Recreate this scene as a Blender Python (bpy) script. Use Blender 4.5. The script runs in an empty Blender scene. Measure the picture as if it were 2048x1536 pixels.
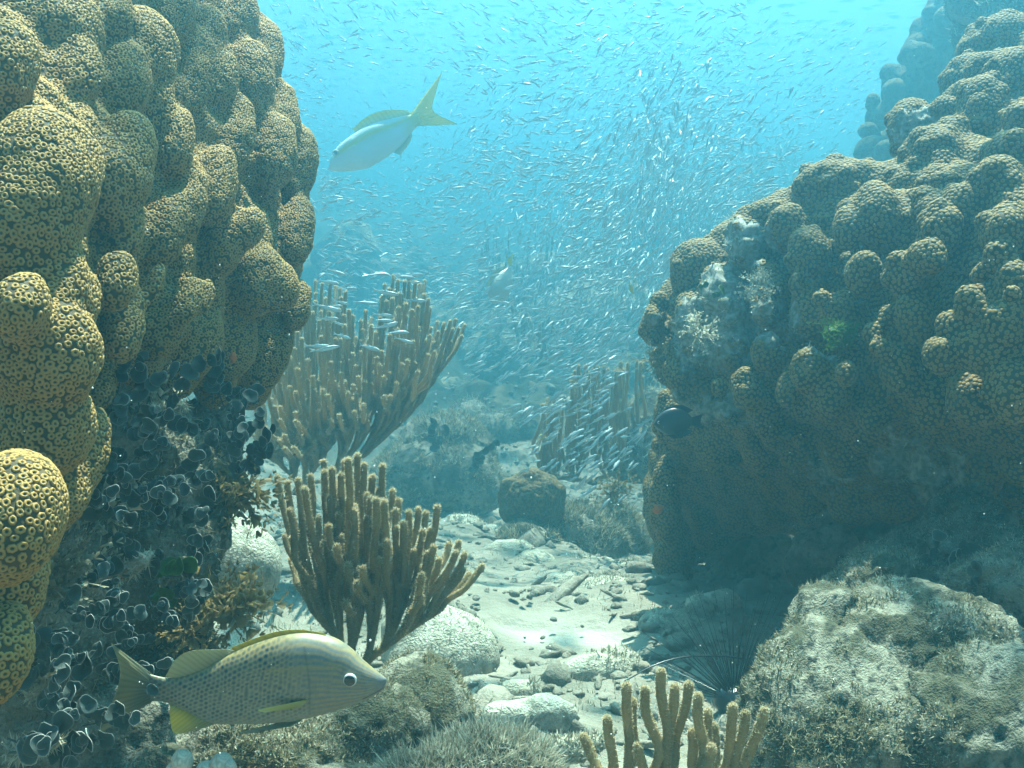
import bpy, bmesh, math, random
import numpy as np
from mathutils import Vector, Matrix

# ------------------------------------------------------------------ camera, world, sun, exposure
S = bpy.context.scene
C = S.collection
R = math.radians
rng = np.random.default_rng(7)
random.seed(7)

CAMZ, PITCH, F = 0.75, R(-6.0), 1926.0          # F: focal length in pixels of the 2048 px wide photo
cam_d = bpy.data.cameras.new('camera')
cam = bpy.data.objects.new('camera', cam_d)
C.objects.link(cam)
cam.location = (0, 0, CAMZ)
cam.rotation_euler = (R(90) + PITCH, 0, 0)
cam_d.sensor_width = 36
cam_d.lens = 36 * F / 2048
cam_d.clip_start, cam_d.clip_end = 0.02, 400
S.camera = cam

SUN_EL, SUN_AZ = 68.0, 14.0                      # azimuth measured from +Y towards +X
w = bpy.data.worlds.new('World')
S.world = w
w.use_nodes = True
wn = w.node_tree
bg = wn.nodes['Background']
sky = wn.nodes.new('ShaderNodeTexSky')
sky.sky_type = 'NISHITA'
sky.sun_disc = False
sky.sun_elevation = R(SUN_EL)
sky.sun_rotation = R(SUN_AZ)
wn.links.new(sky.outputs[0], bg.inputs[0])
bg.inputs[1].default_value = 0.05
sd = bpy.data.lights.new('sun', 'SUN')
sd.energy = 5.0
sd.angle = R(0.6)
sd.color = (1.0, 0.93, 0.80)
sun = bpy.data.objects.new('sun', sd)
C.objects.link(sun)
sv = Vector((math.sin(R(SUN_AZ)) * math.cos(R(SUN_EL)), math.cos(R(SUN_AZ)) * math.cos(R(SUN_EL)), math.sin(R(SUN_EL))))
sun.rotation_euler = sv.to_track_quat('Z', 'Y').to_euler()
sun.location = sv * 30

S.view_settings.view_transform = 'Standard'
S.view_settings.look = 'None'
S.view_settings.gamma = 1
S.view_settings.exposure = 2.9
S.render.engine = 'CYCLES'
S.cycles.use_denoising = True
S.cycles.volume_bounces = 2
S.cycles.max_bounces = 6
S.cycles.diffuse_bounces = 1
S.cycles.transparent_max_bounces = 6

WATER_TOP = CAMZ + 3.2
DAPPLE_X, DAPPLE_Y = 0.13, 0.07
HAZE_DENSITY = 0.19
HAZE_COLOR = (0.125, 0.405, 0.525)

# ------------------------------------------------------------------ helpers
CR, SR = math.cos(PITCH), math.sin(PITCH)

def W(d):
    """true distance of a nominal distance: everything past 2 m lies further out, the slope falls away from the camera"""
    return d + 0.8 * np.clip(d - 2.0, 0, 5.0)

def P(px, py, d):
    """world point seen at photo pixel (px, py) at nominal distance d along the viewing axis"""
    d = W(d)
    x = (px - 1024) / F * d
    u = (768 - py) / F * d
    return np.array([x, d * CR - u * SR, CAMZ + d * SR + u * CR])

def m_px(d):
    return W(d) / F

def stretch(p):
    """moves points of the nominal seabed to their true distance"""
    q = np.asarray(p, float) - np.array([0, 0, CAMZ])
    y = np.maximum(q[:, 1], 0.05)
    return q * (W(y) / y)[:, None] + np.array([0, 0, CAMZ])

def hash3(ix, iy, iz, seed):
    h = (ix.astype(np.int64) * 374761393 + iy.astype(np.int64) * 668265263 + iz.astype(np.int64) * 2147483647 + seed * 144665) & 0xFFFFFFFF
    h = ((h ^ (h >> 13)) * 1274126177) & 0xFFFFFFFF
    h = (h ^ (h >> 16)) & 0xFFFFFFFF
    h = (h * 2246822519) & 0xFFFFFFFF
    h = h ^ (h >> 15)
    return (h & 0xFFFFFF) / float(0xFFFFFF) * 2 - 1

def noise(p, seed=0):
    p = np.asarray(p, float)
    i = np.floor(p).astype(np.int64)
    f = p - i
    f = f * f * f * (f * (f * 6 - 15) + 10)
    out = 0
    for dx in (0, 1):
        wx = f[:, 0] if dx else 1 - f[:, 0]
        for dy in (0, 1):
            wy = f[:, 1] if dy else 1 - f[:, 1]
            for dz in (0, 1):
                wz = f[:, 2] if dz else 1 - f[:, 2]
                out = out + wx * wy * wz * hash3(i[:, 0] + dx, i[:, 1] + dy, i[:, 2] + dz, seed)
    return out

def fbm(p, octv=4, seed=0, gain=0.5):
    a, s, o = 1.0, 0.0, 0
    q = np.array(p, float)
    for k in range(octv):
        o = o + a * noise(q, seed + k * 17)
        s += a
        a *= gain
        q = q * 2.03 + 3.1
    return o / s

def ridged(p, octv=4, seed=0):
    a, s, o = 1.0, 0.0, 0
    q = np.array(p, float)
    for k in range(octv):
        o = o + a * (1 - 2 * np.abs(noise(q, seed + k * 17)))
        s += a
        a *= 0.5
        q = q * 2.03 + 5.7
    return o / s

def mk(name, V, F_, mat=None, parent=None, smooth=True, attrs=None, normals=None):
    """one mesh object; F_ an (n,3)/(n,4) array or a list of such arrays"""
    V = np.asarray(V, np.float32)
    fl = F_ if isinstance(F_, list) else [F_]
    fl = [np.asarray(f, np.int32) for f in fl if len(f)]
    me = bpy.data.meshes.new(name)
    me.vertices.add(len(V))
    me.vertices.foreach_set('co', V.ravel())
    loops = np.concatenate([f.ravel() for f in fl])
    tot = np.concatenate([np.full(len(f), f.shape[1], np.int32) for f in fl])
    start = np.concatenate([[0], np.cumsum(tot)[:-1]]).astype(np.int32)
    me.loops.add(len(loops))
    me.loops.foreach_set('vertex_index', loops)
    me.polygons.add(len(tot))
    me.polygons.foreach_set('loop_start', start)
    me.update(calc_edges=True)
    me.validate()
    me.polygons.foreach_set('use_smooth', np.full(len(me.polygons), smooth, bool))
    for k, a in (attrs or {}).items():
        a = np.asarray(a, np.float32)
        if a.ndim == 1:
            at = me.attributes.new(k, 'FLOAT', 'POINT')
            at.data.foreach_set('value', a)
        else:
            at = me.attributes.new(k, 'FLOAT_COLOR', 'POINT')
            if a.shape[1] == 3:
                a = np.concatenate([a, np.ones((len(a), 1), np.float32)], 1)
            at.data.foreach_set('color', a.ravel())
    if normals is not None:
        me.normals_split_custom_set_from_vertices(normals.tolist())
    if mat:
        me.materials.append(mat)
    o = bpy.data.objects.new(name, me)
    C.objects.link(o)
    if parent:
        o.parent = parent
    return o

class MB:
    """collects pieces (vertices, faces, float attribute) that become ONE mesh"""
    def __init__(s):
        s.v, s.q, s.t, s.a, s.n = [], [], [], [], 0
    def add(s, V, Fq=None, Ft=None, a=None):
        V = np.asarray(V, float)
        if Fq is not None and len(Fq): s.q.append(np.asarray(Fq) + s.n)
        if Ft is not None and len(Ft): s.t.append(np.asarray(Ft) + s.n)
        s.v.append(V)
        s.a.append(np.zeros(len(V)) if a is None else np.broadcast_to(np.asarray(a, float), (len(V),)))
        s.n += len(V)
    def build(s, name, mat, parent=None, smooth=True, attr='tone', origin=None):
        if not s.n: return None
        V = np.concatenate(s.v)
        if origin is not None: V = V - np.asarray(origin)
        fl = []
        if s.q: fl.append(np.concatenate(s.q))
        if s.t: fl.append(np.concatenate(s.t))
        return mk(name, V, fl, mat, parent, smooth, {attr: np.concatenate(s.a)})

def tag(o, label, cat, group=None, kind=None):
    o['label'] = label
    o['category'] = cat
    if group: o['group'] = group
    if kind: o['kind'] = kind
    return o

def empty(name, loc=(0, 0, 0)):
    o = bpy.data.objects.new(name, None)
    o.location = loc
    o.empty_display_size = 0.05
    C.objects.link(o)
    return o

def ico(sub):
    bm = bmesh.new()
    bmesh.ops.create_icosphere(bm, subdivisions=sub, radius=1)
    V = np.array([v.co[:] for v in bm.verts])
    T = np.array([[v.index for v in f.verts] for f in bm.faces])
    bm.free()
    return V, T
ICO = {k: ico(k) for k in (1, 2, 3, 4, 5, 6)}

def vnormals(V, T):
    """vertex normals from triangles/quads"""
    N = np.zeros_like(V)
    a, b, c = V[T[:, 0]], V[T[:, 1]], V[T[:, 2]]
    fn = np.cross(b - a, c - a) if T.shape[1] == 3 else np.cross(c - a, V[T[:, 3]] - b)
    for k in range(T.shape[1]):
        np.add.at(N, T[:, k], fn)
    return N / (np.linalg.norm(N, axis=1, keepdims=True) + 1e-12)

def frame_from(n):
    """arrays of two tangents for normals n"""
    up = np.where(np.abs(n[:, 2:3]) < 0.9, np.array([[0, 0, 1.0]]), np.array([[1.0, 0, 0]]))
    t = np.cross(up, n)
    t /= np.linalg.norm(t, axis=1, keepdims=True) + 1e-12
    b = np.cross(n, t)
    return t, b

def catmull(pts, per=6):
    pts = np.asarray(pts, float)
    q = np.concatenate([[2 * pts[0] - pts[1]], pts, [2 * pts[-1] - pts[-2]]])
    out = []
    for i in range(len(pts) - 1):
        p0, p1, p2, p3 = q[i:i + 4]
        for t in np.linspace(0, 1, per, endpoint=False):
            out.append(0.5 * (2 * p1 + (p2 - p0) * t + (2 * p0 - 5 * p1 + 4 * p2 - p3) * t * t + (3 * p1 - p0 - 3 * p2 + p3) * t ** 3))
    out.append(pts[-1])
    return np.array(out)

def tube(pts, rad, seg=8, cap=True):
    """quads of a round tube along pts with radii rad; ends rounded"""
    pts = np.asarray(pts, float)
    rad = np.broadcast_to(np.asarray(rad, float), (len(pts),)).copy()
    d = np.gradient(pts, axis=0)
    d /= np.linalg.norm(d, axis=1, keepdims=True) + 1e-12
    if cap:
        e, de, r = pts[-1], d[-1], rad[-1]
        pts = np.concatenate([pts, [e + de * r * 0.55], [e + de * r * 0.9], [e + de * r]])
        rad = np.concatenate([rad, [r * 0.84], [r * 0.45], [r * 0.02]])
        d = np.concatenate([d, [de, de, de]])
    t, b = [], []
    ref = np.array([0, 1.0, 0.1])
    for k in range(len(pts)):
        tt = np.cross(ref, d[k]); tt /= np.linalg.norm(tt) + 1e-12
        t.append(tt); b.append(np.cross(d[k], tt))
    t, b = np.array(t), np.array(b)
    an = np.linspace(0, 2 * np.pi, seg, endpoint=False)
    nrm = t[:, None, :] * np.cos(an)[None, :, None] + b[:, None, :] * np.sin(an)[None, :, None]
    V = pts[:, None, :] + nrm * rad[:, None, None]
    n = len(pts)
    i = np.arange(n - 1)[:, None] * seg
    j = np.arange(seg)[None, :]
    j2 = (j + 1) % seg
    Fq = np.stack([i + j, i + j2, i + seg + j2, i + seg + j], -1).reshape(-1, 4)
    return V.reshape(-1, 3), Fq, nrm.reshape(-1, 3)

def fuzz(P0, N, L, wid, spread=0.25, rg=rng):
    """tiny pointed blades at points P0 along normals N: returns V, tris"""
    n = len(P0)
    t, b = frame_from(N)
    an = rg.uniform(0, 2 * np.pi, n)[:, None]
    s = t * np.cos(an) + b * np.sin(an)
    L = np.broadcast_to(L, (n,))[:, None] * rg.uniform(0.6, 1.25, n)[:, None]
    dirn = N + rg.normal(0, spread, (n, 3))
    tip = P0 + dirn * L
    V = np.stack([P0 - s * wid, P0 + s * wid, tip], 1).reshape(-1, 3)
    T = np.arange(n * 3).reshape(n, 3)
    return V, T

def surface_samples(V, T, n, rg=rng):
    a, b, c = V[T[:, 0]], V[T[:, 1]], V[T[:, 2]]
    ar = np.linalg.norm(np.cross(b - a, c - a), axis=1)
    k = rg.choice(len(T), n, p=ar / ar.sum())
    u, v = rg.random(n), rg.random(n)
    fl = u + v > 1
    u[fl], v[fl] = 1 - u[fl], 1 - v[fl]
    return a[k] + (b - a)[k] * u[:, None] + (c - a)[k] * v[:, None], k, u, v

# ------------------------------------------------------------------ materials
def nodes_of(name, rough=0.8, spec=0.3):
    m = bpy.data.materials.new(name)
    m.use_nodes = True
    nt = m.node_tree
    p = nt.nodes['Principled BSDF']
    p.inputs['Roughness'].default_value = rough
    p.inputs['Specular IOR Level'].default_value = spec
    return m, nt, p

def nd(nt, typ, **kw):
    n = nt.nodes.new(typ)
    for k, v in kw.items():
        setattr(n, k, v)
    return n

def ramp(nt, src, stops, interp='LINEAR'):
    r = nd(nt, 'ShaderNodeValToRGB')
    r.color_ramp.interpolation = interp
    e = r.color_ramp.elements
    while len(e) < len(stops): e.new(0.5)
    for k, (p, c) in enumerate(stops):
        e[k].position = p
        e[k].color = (*c, 1)
    nt.links.new(src, r.inputs[0])
    return r.outputs[0]

def tex_noise(nt, scale, detail=4, rough=0.55, vec=None, dist=0):
    n = nd(nt, 'ShaderNodeTexNoise')
    n.inputs['Scale'].default_value = scale
    n.inputs['Detail'].default_value = detail
    n.inputs['Roughness'].default_value = rough
    n.inputs['Distortion'].default_value = dist
    if vec is None:
        g = nd(nt, 'ShaderNodeNewGeometry')
        vec = g.outputs['Position']
    nt.links.new(vec, n.inputs['Vector'])
    return n.outputs['Fac']

def mix(nt, fac, a, b, typ='MIX'):
    m = nd(nt, 'ShaderNodeMix', data_type='RGBA', blend_type=typ)
    for s, v in ((0, fac), (6, a), (7, b)):
        if hasattr(v, 'is_linked') or hasattr(v, 'links'):
            nt.links.new(v, m.inputs[s])
        elif s == 0:
            m.inputs[0].default_value = v
        else:
            m.inputs[s].default_value = (*v, 1)
    return m.outputs[2]

def bump(nt, p, h, strength=0.5, dist=0.01):
    b = nd(nt, 'ShaderNodeBump')
    b.inputs['Strength'].default_value = strength
    b.inputs['Distance'].default_value = dist
    nt.links.new(h, b.inputs['Height'])
    nt.links.new(b.outputs[0], p.inputs['Normal'])

def attr(nt, name):
    a = nd(nt, 'ShaderNodeAttribute', attribute_name=name)
    return a

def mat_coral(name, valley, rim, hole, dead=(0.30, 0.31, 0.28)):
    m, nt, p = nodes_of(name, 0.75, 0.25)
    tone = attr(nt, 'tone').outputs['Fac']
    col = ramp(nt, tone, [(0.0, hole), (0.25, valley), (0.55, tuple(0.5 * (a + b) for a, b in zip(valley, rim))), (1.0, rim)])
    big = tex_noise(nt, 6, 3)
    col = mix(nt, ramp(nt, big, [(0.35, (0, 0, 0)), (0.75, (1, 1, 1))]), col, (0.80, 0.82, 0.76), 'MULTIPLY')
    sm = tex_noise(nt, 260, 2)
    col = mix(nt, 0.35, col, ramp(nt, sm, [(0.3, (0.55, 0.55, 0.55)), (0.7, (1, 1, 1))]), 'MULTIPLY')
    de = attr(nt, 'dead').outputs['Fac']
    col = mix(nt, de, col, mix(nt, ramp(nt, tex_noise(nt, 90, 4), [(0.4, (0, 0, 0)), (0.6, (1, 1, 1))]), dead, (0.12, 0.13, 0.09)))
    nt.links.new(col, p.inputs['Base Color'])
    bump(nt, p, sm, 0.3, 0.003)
    return m

def mat_rock(name, pale, turf, dark, scale=9.0, lo=0.42, hi=0.58, b=0.8):
    m, nt, p = nodes_of(name, 0.9, 0.15)
    n1 = tex_noise(nt, scale, 5, 0.62, dist=0.6)
    n2 = tex_noise(nt, scale * 6, 4, 0.6)
    n3 = tex_noise(nt, scale * 24, 3, 0.6)
    col = mix(nt, ramp(nt, n1, [(lo, (0, 0, 0)), (hi, (1, 1, 1))]), turf, pale)
    col = mix(nt, ramp(nt, n2, [(0.52, (0, 0, 0)), (0.66, (1, 1, 1))]), col, dark)
    col = mix(nt, 0.6, col, ramp(nt, n3, [(0.3, (0.45, 0.45, 0.45)), (0.65, (1.15, 1.15, 1.1))]), 'MULTIPLY')
    nt.links.new(col, p.inputs['Base Color'])
    s = nd(nt, 'ShaderNodeMath', operation='ADD')
    nt.links.new(n2, s.inputs[0]); nt.links.new(n3, s.inputs[1])
    bump(nt, p, s.outputs[0], b, 0.012)
    return m

def mat_leaf(name, stops, transl=0.4, rough=0.6, nscale=60):
    """thin living tissue: reflects and lets light through; colour by the 'tone' attribute"""
    m, nt, p = nodes_of(name, rough, 0.3)
    tone = attr(nt, 'tone').outputs['Fac']
    col = ramp(nt, tone, stops)
    col = mix(nt, 0.4, col, ramp(nt, tex_noise(nt, nscale, 3), [(0.3, (0.5, 0.5, 0.5)), (0.7, (1.1, 1.1, 1.1))]), 'MULTIPLY')
    nt.links.new(col, p.inputs['Base Color'])
    tr = nd(nt, 'ShaderNodeBsdfTranslucent')
    nt.links.new(col, tr.inputs[0])
    mx = nd(nt, 'ShaderNodeMixShader')
    mx.inputs[0].default_value = transl
    nt.links.new(p.outputs[0], mx.inputs[1])
    nt.links.new(tr.outputs[0], mx.inputs[2])
    nt.links.new(mx.outputs[0], nt.nodes['Material Output'].inputs[0])
    return m

def mat_vcol(name, rough=0.45, spec=0.5, transl=0.0, metal=0.0):
    m, nt, p = nodes_of(name, rough, spec)
    c = attr(nt, 'paint').outputs['Color']
    nt.links.new(c, p.inputs['Base Color'])
    p.inputs['Metallic'].default_value = metal
    if transl:
        tr = nd(nt, 'ShaderNodeBsdfTranslucent')
        nt.links.new(c, tr.inputs[0])
        mx = nd(nt, 'ShaderNodeMixShader')
        mx.inputs[0].default_value = transl
        nt.links.new(p.outputs[0], mx.inputs[1]); nt.links.new(tr.outputs[0], mx.inputs[2])
        nt.links.new(mx.outputs[0], nt.nodes['Material Output'].inputs[0])
    return m

def mat_flat(name, col, rough=0.5, spec=0.5, metal=0):
    m, nt, p = nodes_of(name, rough, spec)
    n = tex_noise(nt, 120, 2)
    nt.links.new(mix(nt, 0.4, col, ramp(nt, n, [(0.3, (0.6, 0.6, 0.6)), (0.7, (1, 1, 1))]), 'MULTIPLY'), p.inputs['Base Color'])
    p.inputs['Metallic'].default_value = metal
    return m

M = {}
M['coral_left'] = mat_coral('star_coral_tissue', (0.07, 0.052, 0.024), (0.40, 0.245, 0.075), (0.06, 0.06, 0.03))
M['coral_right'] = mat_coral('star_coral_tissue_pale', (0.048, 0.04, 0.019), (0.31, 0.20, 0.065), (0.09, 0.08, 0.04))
M['coral_far'] = mat_rock('far_coral', (0.20, 0.18, 0.10), (0.10, 0.10, 0.06), (0.05, 0.05, 0.03))
M['rock_turf'] = mat_rock('turf_rock', (0.40, 0.385, 0.31), (0.12, 0.115, 0.075), (0.035, 0.04, 0.03), lo=.45, hi=.62, b=1.0)
M['rock_mottled'] = mat_rock('mottled_rock', (0.25, 0.245, 0.19), (0.08, 0.08, 0.05), (0.03, 0.035, 0.03), scale=15, lo=.44, hi=.56, b=.6)
M['rock_pale'] = mat_rock('silted_rock', (0.50, 0.49, 0.40), (0.36, 0.36, 0.28), (0.20, 0.20, 0.15), lo=0.35, hi=0.6, b=0.6)
M['rock_dark'] = mat_rock('shade_darkened_rock', (0.26, 0.25, 0.20), (0.08, 0.08, 0.055), (0.03, 0.03, 0.025))  # base colour darkened for the cave shade under the right coral
M['reef'] = mat_rock('reef_rock', (0.36, 0.33, 0.22), (0.10, 0.11, 0.06), (0.04, 0.045, 0.03), scale=4)
M['turf'] = mat_leaf('turf_algae', [(0, (0.08, 0.075, 0.035)), (0.5, (0.22, 0.19, 0.10)), (1, (0.50, 0.45, 0.30))], 0.35)
M['pale_turf'] = mat_leaf('pale_turf', [(0, (0.16, 0.15, 0.09)), (0.5, (0.38, 0.36, 0.26)), (1, (0.62, 0.60, 0.48))], 0.35)
M['rod'] = mat_leaf('sea_rod_tissue', [(0, (0.27, 0.215, 0.105)), (0.4, (0.46, 0.36, 0.18)), (1, (0.90, 0.78, 0.54))], 0.5, 0.8, 300)
M['rod_fuzz'] = mat_leaf('sea_rod_polyps', [(0, (0.22, 0.17, 0.075)), (1, (0.55, 0.45, 0.24))], 0.5, 0.8, 300)
M['disc'] = mat_leaf('disc_alga', [(0, (0.035, 0.055, 0.05)), (0.5, (0.07, 0.10, 0.095)), (0.85, (0.24, 0.27, 0.25)), (1, (0.72, 0.73, 0.68))], 0.2, 0.75, 200)  # rim stop holds the pale leaf edge and painted sun backlight
M['green_disc'] = mat_leaf('green_disc_alga', [(0, (0.06, 0.13, 0.02)), (0.7, (0.08, 0.17, 0.03)), (1, (0.4, 0.5, 0.25))], 0.5, 0.5, 200)
M['brown_leaf'] = mat_leaf('brown_alga', [(0, (0.12, 0.085, 0.03)), (1, (0.34, 0.26, 0.11))], 0.5, 0.6, 100)
M['fish'] = mat_vcol('fish_skin', 0.42, 0.5)
M['fin'] = mat_vcol('fish_fin', 0.5, 0.4, 0.45)
M['silver'] = mat_vcol('silver_fish_skin', 0.35, 0.5, 0.35, 0.0)
M['eye'] = mat_flat('fish_eye', (0.60, 0.64, 0.60), 0.15, 0.7)
M['pupil'] = mat_flat('fish_pupil', (0.005, 0.006, 0.01), 0.08, 0.8)
M['urchin'] = mat_flat('urchin_black', (0.012, 0.014, 0.022), 0.3, 0.5)
M['knob'] = mat_coral('pale_knob', (0.45, 0.42, 0.33), (0.72, 0.66, 0.55), (0.3, 0.28, 0.2))
M['speck'] = mat_flat('marine_snow', (0.8, 0.8, 0.76), 0.6)
M['orange'] = mat_flat('orange_sponge', (0.55, 0.16, 0.03), 0.8)

# sand
m, nt, p = nodes_of('sand', 0.9, 0.15)
n1 = tex_noise(nt, 5, 5, 0.6)
n2 = tex_noise(nt, 55, 4, 0.65)
n3 = tex_noise(nt, 400, 2, 0.6)
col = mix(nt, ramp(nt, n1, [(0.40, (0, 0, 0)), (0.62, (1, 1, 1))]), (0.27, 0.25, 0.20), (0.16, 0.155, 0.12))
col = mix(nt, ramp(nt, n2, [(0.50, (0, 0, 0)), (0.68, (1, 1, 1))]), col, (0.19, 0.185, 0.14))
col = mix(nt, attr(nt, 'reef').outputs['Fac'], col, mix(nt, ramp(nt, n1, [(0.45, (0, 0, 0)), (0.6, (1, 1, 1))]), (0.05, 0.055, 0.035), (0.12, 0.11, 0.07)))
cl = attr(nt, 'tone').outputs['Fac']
col = mix(nt, cl, col, (0.38, 0.365, 0.30))  # bare sand patch, with the sun pool painted in as a paler colour
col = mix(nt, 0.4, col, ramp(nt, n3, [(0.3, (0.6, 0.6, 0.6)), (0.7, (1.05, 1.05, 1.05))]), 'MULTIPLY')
nt.links.new(col, p.inputs['Base Color'])
bump(nt, p, n2, 0.7, 0.012)
M['sand'] = m

# added water surface sheet: bands and tint painted in to dapple the sun
m = bpy.data.materials.new('water_dapple_sheet')
m.use_nodes = True
nt = m.node_tree
nt.nodes.remove(nt.nodes['Principled BSDF'])
g = nd(nt, 'ShaderNodeNewGeometry')
wob = nd(nt, 'ShaderNodeTexNoise')
wob.inputs['Scale'].default_value = 3.6
wob.inputs['Detail'].default_value = 2
nt.links.new(g.outputs['Position'], wob.inputs['Vector'])
add = nd(nt, 'ShaderNodeVectorMath', operation='MULTIPLY_ADD')
nt.links.new(wob.outputs['Color'], add.inputs[0])
add.inputs[1].default_value = (0.4, 0.4, 0)
nt.links.new(g.outputs['Position'], add.inputs[2])
vo = nd(nt, 'ShaderNodeTexVoronoi', feature='SMOOTH_F1')
vo.inputs['Scale'].default_value = 4.6
vo.inputs['Smoothness'].default_value = 0.35
off = nd(nt, 'ShaderNodeVectorMath', operation='ADD')
nt.links.new(add.outputs[0], off.inputs[0])
off.inputs[1].default_value = (DAPPLE_X, DAPPLE_Y, 0)
nt.links.new(off.outputs[0], vo.inputs['Vector'])
tcol = ramp(nt, vo.outputs['Distance'], [(0.05, (0.06, 0.085, 0.082)), (0.18, (0.085, 0.115, 0.11)), (0.37, (0.80, 0.99, 0.95))])
tb = nd(nt, 'ShaderNodeBsdfTransparent')
nt.links.new(tcol, tb.inputs[0])
nt.links.new(tb.outputs[0], nt.nodes['Material Output'].inputs[0])
M['water'] = m

# ------------------------------------------------------------------ the setting: seabed, water surface, haze
def ground_z(x, y):
    p = np.stack([x, y, np.zeros_like(x)], 1)
    z = 0.10 * fbm(p * 0.9 + 3, 3, 5) + 0.055 * fbm(p * 3.4, 4, 11)
    rough = 0.5 + 0.5 * fbm(p * 2.1 + 7, 2, 31)
    z += 0.022 * np.clip(rough, 0.15, 1) * ridged(p * 9, 4, 21)
    # rubble slope rises beneath the reefs on both sides and behind
    z += 0.5 * np.clip((np.abs(x - 0.1 * y + 0.05) - 0.75 - 0.12 * y) / 1.2, 0, 2)
    z += np.clip((y - 3.4) / 1.5, 0, 1) * 0.30 * (ridged(p * 1.6 + 2, 4, 61) + 0.2)
    z += 0.16 * np.clip(y - 4.6, 0, 9) + 0.10 * np.clip(x - 0.2, 0, 3) * np.clip(y - 4.5, 0, 4) * 0.5
    return z

def bare_sunlit_sand(x, y):
    wob = 0.5 * fbm(np.stack([x, y, 0 * x], 1) * 14, 4, 55)
    c = np.exp(-(((x - 0.11 - 0.1 * (y - 1.9)) / 0.17) ** 2 + ((y - 1.93 + 0.35 * (x - .11)) / 0.10) ** 2)) + wob * .5
    c = np.where((np.abs(x - .1) < .6) & (np.abs(y - 1.93) < .5), c, 0)
    c2 = np.exp(-(((x + 0.04) / 0.18) ** 2 + ((y - 3.25) / 0.35) ** 2)) * 0.8
    return np.clip(np.maximum(c, c2), 0, 1)

gx = np.concatenate([np.linspace(-40, -2.6, 60), np.linspace(-2.55, 2.55, 341), np.linspace(2.6, 40, 60)])
gy = np.concatenate([np.linspace(-12, 0.6, 24), np.linspace(0.65, 5.6, 420), np.linspace(5.65, 60, 90)])
X, Y = np.meshgrid(gx, gy)
X, Y = X.ravel(), Y.ravel()
cz = bare_sunlit_sand(X, Y)
Z = ground_z(X, Y)
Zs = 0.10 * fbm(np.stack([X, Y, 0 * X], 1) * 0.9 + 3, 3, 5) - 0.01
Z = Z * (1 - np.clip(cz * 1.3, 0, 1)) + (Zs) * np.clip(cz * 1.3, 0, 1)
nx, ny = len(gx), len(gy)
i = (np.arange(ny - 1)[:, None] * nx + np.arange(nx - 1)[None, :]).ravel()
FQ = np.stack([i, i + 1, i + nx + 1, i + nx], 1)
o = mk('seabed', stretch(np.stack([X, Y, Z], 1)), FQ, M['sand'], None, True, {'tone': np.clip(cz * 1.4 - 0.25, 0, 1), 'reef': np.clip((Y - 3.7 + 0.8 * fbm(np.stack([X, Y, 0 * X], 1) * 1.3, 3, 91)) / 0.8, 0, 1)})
tag(o, 'pale sandy seabed with rubble between the coral heads', 'seabed', kind='structure')
GZ_OBJ = o

def gz(x, y):
    a = np.array([float(x)]); b = np.array([float(y)])
    return float(ground_z(a, b)[0])

s = 60
o = mk('water', [(-s, -40, WATER_TOP), (s, -40, WATER_TOP), (s, 80, WATER_TOP), (-s, 80, WATER_TOP)], np.array([[3, 2, 1, 0]]), M['water'], smooth=False)
tag(o, 'flat water surface sheet added above the reef to dapple the sunlight', 'water', kind='structure')

m = bpy.data.materials.new('sea_haze')
m.use_nodes = True
nt = m.node_tree
nt.nodes.remove(nt.nodes['Principled BSDF'])
v = nd(nt, 'ShaderNodeVolumePrincipled')
v.inputs['Color'].default_value = (*HAZE_COLOR, 1)
v.inputs['Density'].default_value = HAZE_DENSITY
v.inputs['Anisotropy'].default_value = 0.76
nt.links.new(v.outputs[0], nt.nodes['Material Output'].inputs['Volume'])
hb = np.array([(x, y, z) for x in (-62, 62) for y in (-45, 85) for z in (-6, WATER_TOP + 0.06)], float)
hf = np.array([[0, 1, 3, 2], [4, 6, 7, 5], [0, 4, 5, 1], [2, 3, 7, 6], [0, 2, 6, 4], [1, 5, 7, 3]])
o = mk('haze', hb, hf, m, smooth=False)
tag(o, 'blue green water haze filling the whole scene', 'haze', kind='stuff')

# ------------------------------------------------------------------ lumpy bodies: blobs fused by a voxel remesh
RT, UP, FW = np.array([1.0, 0, 0]), np.array([0, -SR, CR]), np.array([0, CR, SR])

def E(px, py, rx, ry, d, rz=None, tilt=0.0, lean=0.0):
    """ellipsoid whose front touches distance d; radii given in photo pixels"""
    k = m_px(d)
    rz = (min(rx, ry) if rz is None else rz)
    a = R(tilt)
    ax = RT * math.cos(a) + UP * math.sin(a)
    ay = -RT * math.sin(a) + UP * math.cos(a)
    cl, sl = math.cos(R(lean)), math.sin(R(lean))          # lean: the top tips away, the foot comes forward
    ay, az = ay * cl + FW * sl, FW * cl - ay * sl
    ext = math.sqrt((rz * cl) ** 2 + (ry * sl) ** 2)
    return P(px, py, d + ext * k), np.stack([ax, ay, az]), np.array([rx, ry, rz]) * k

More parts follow.
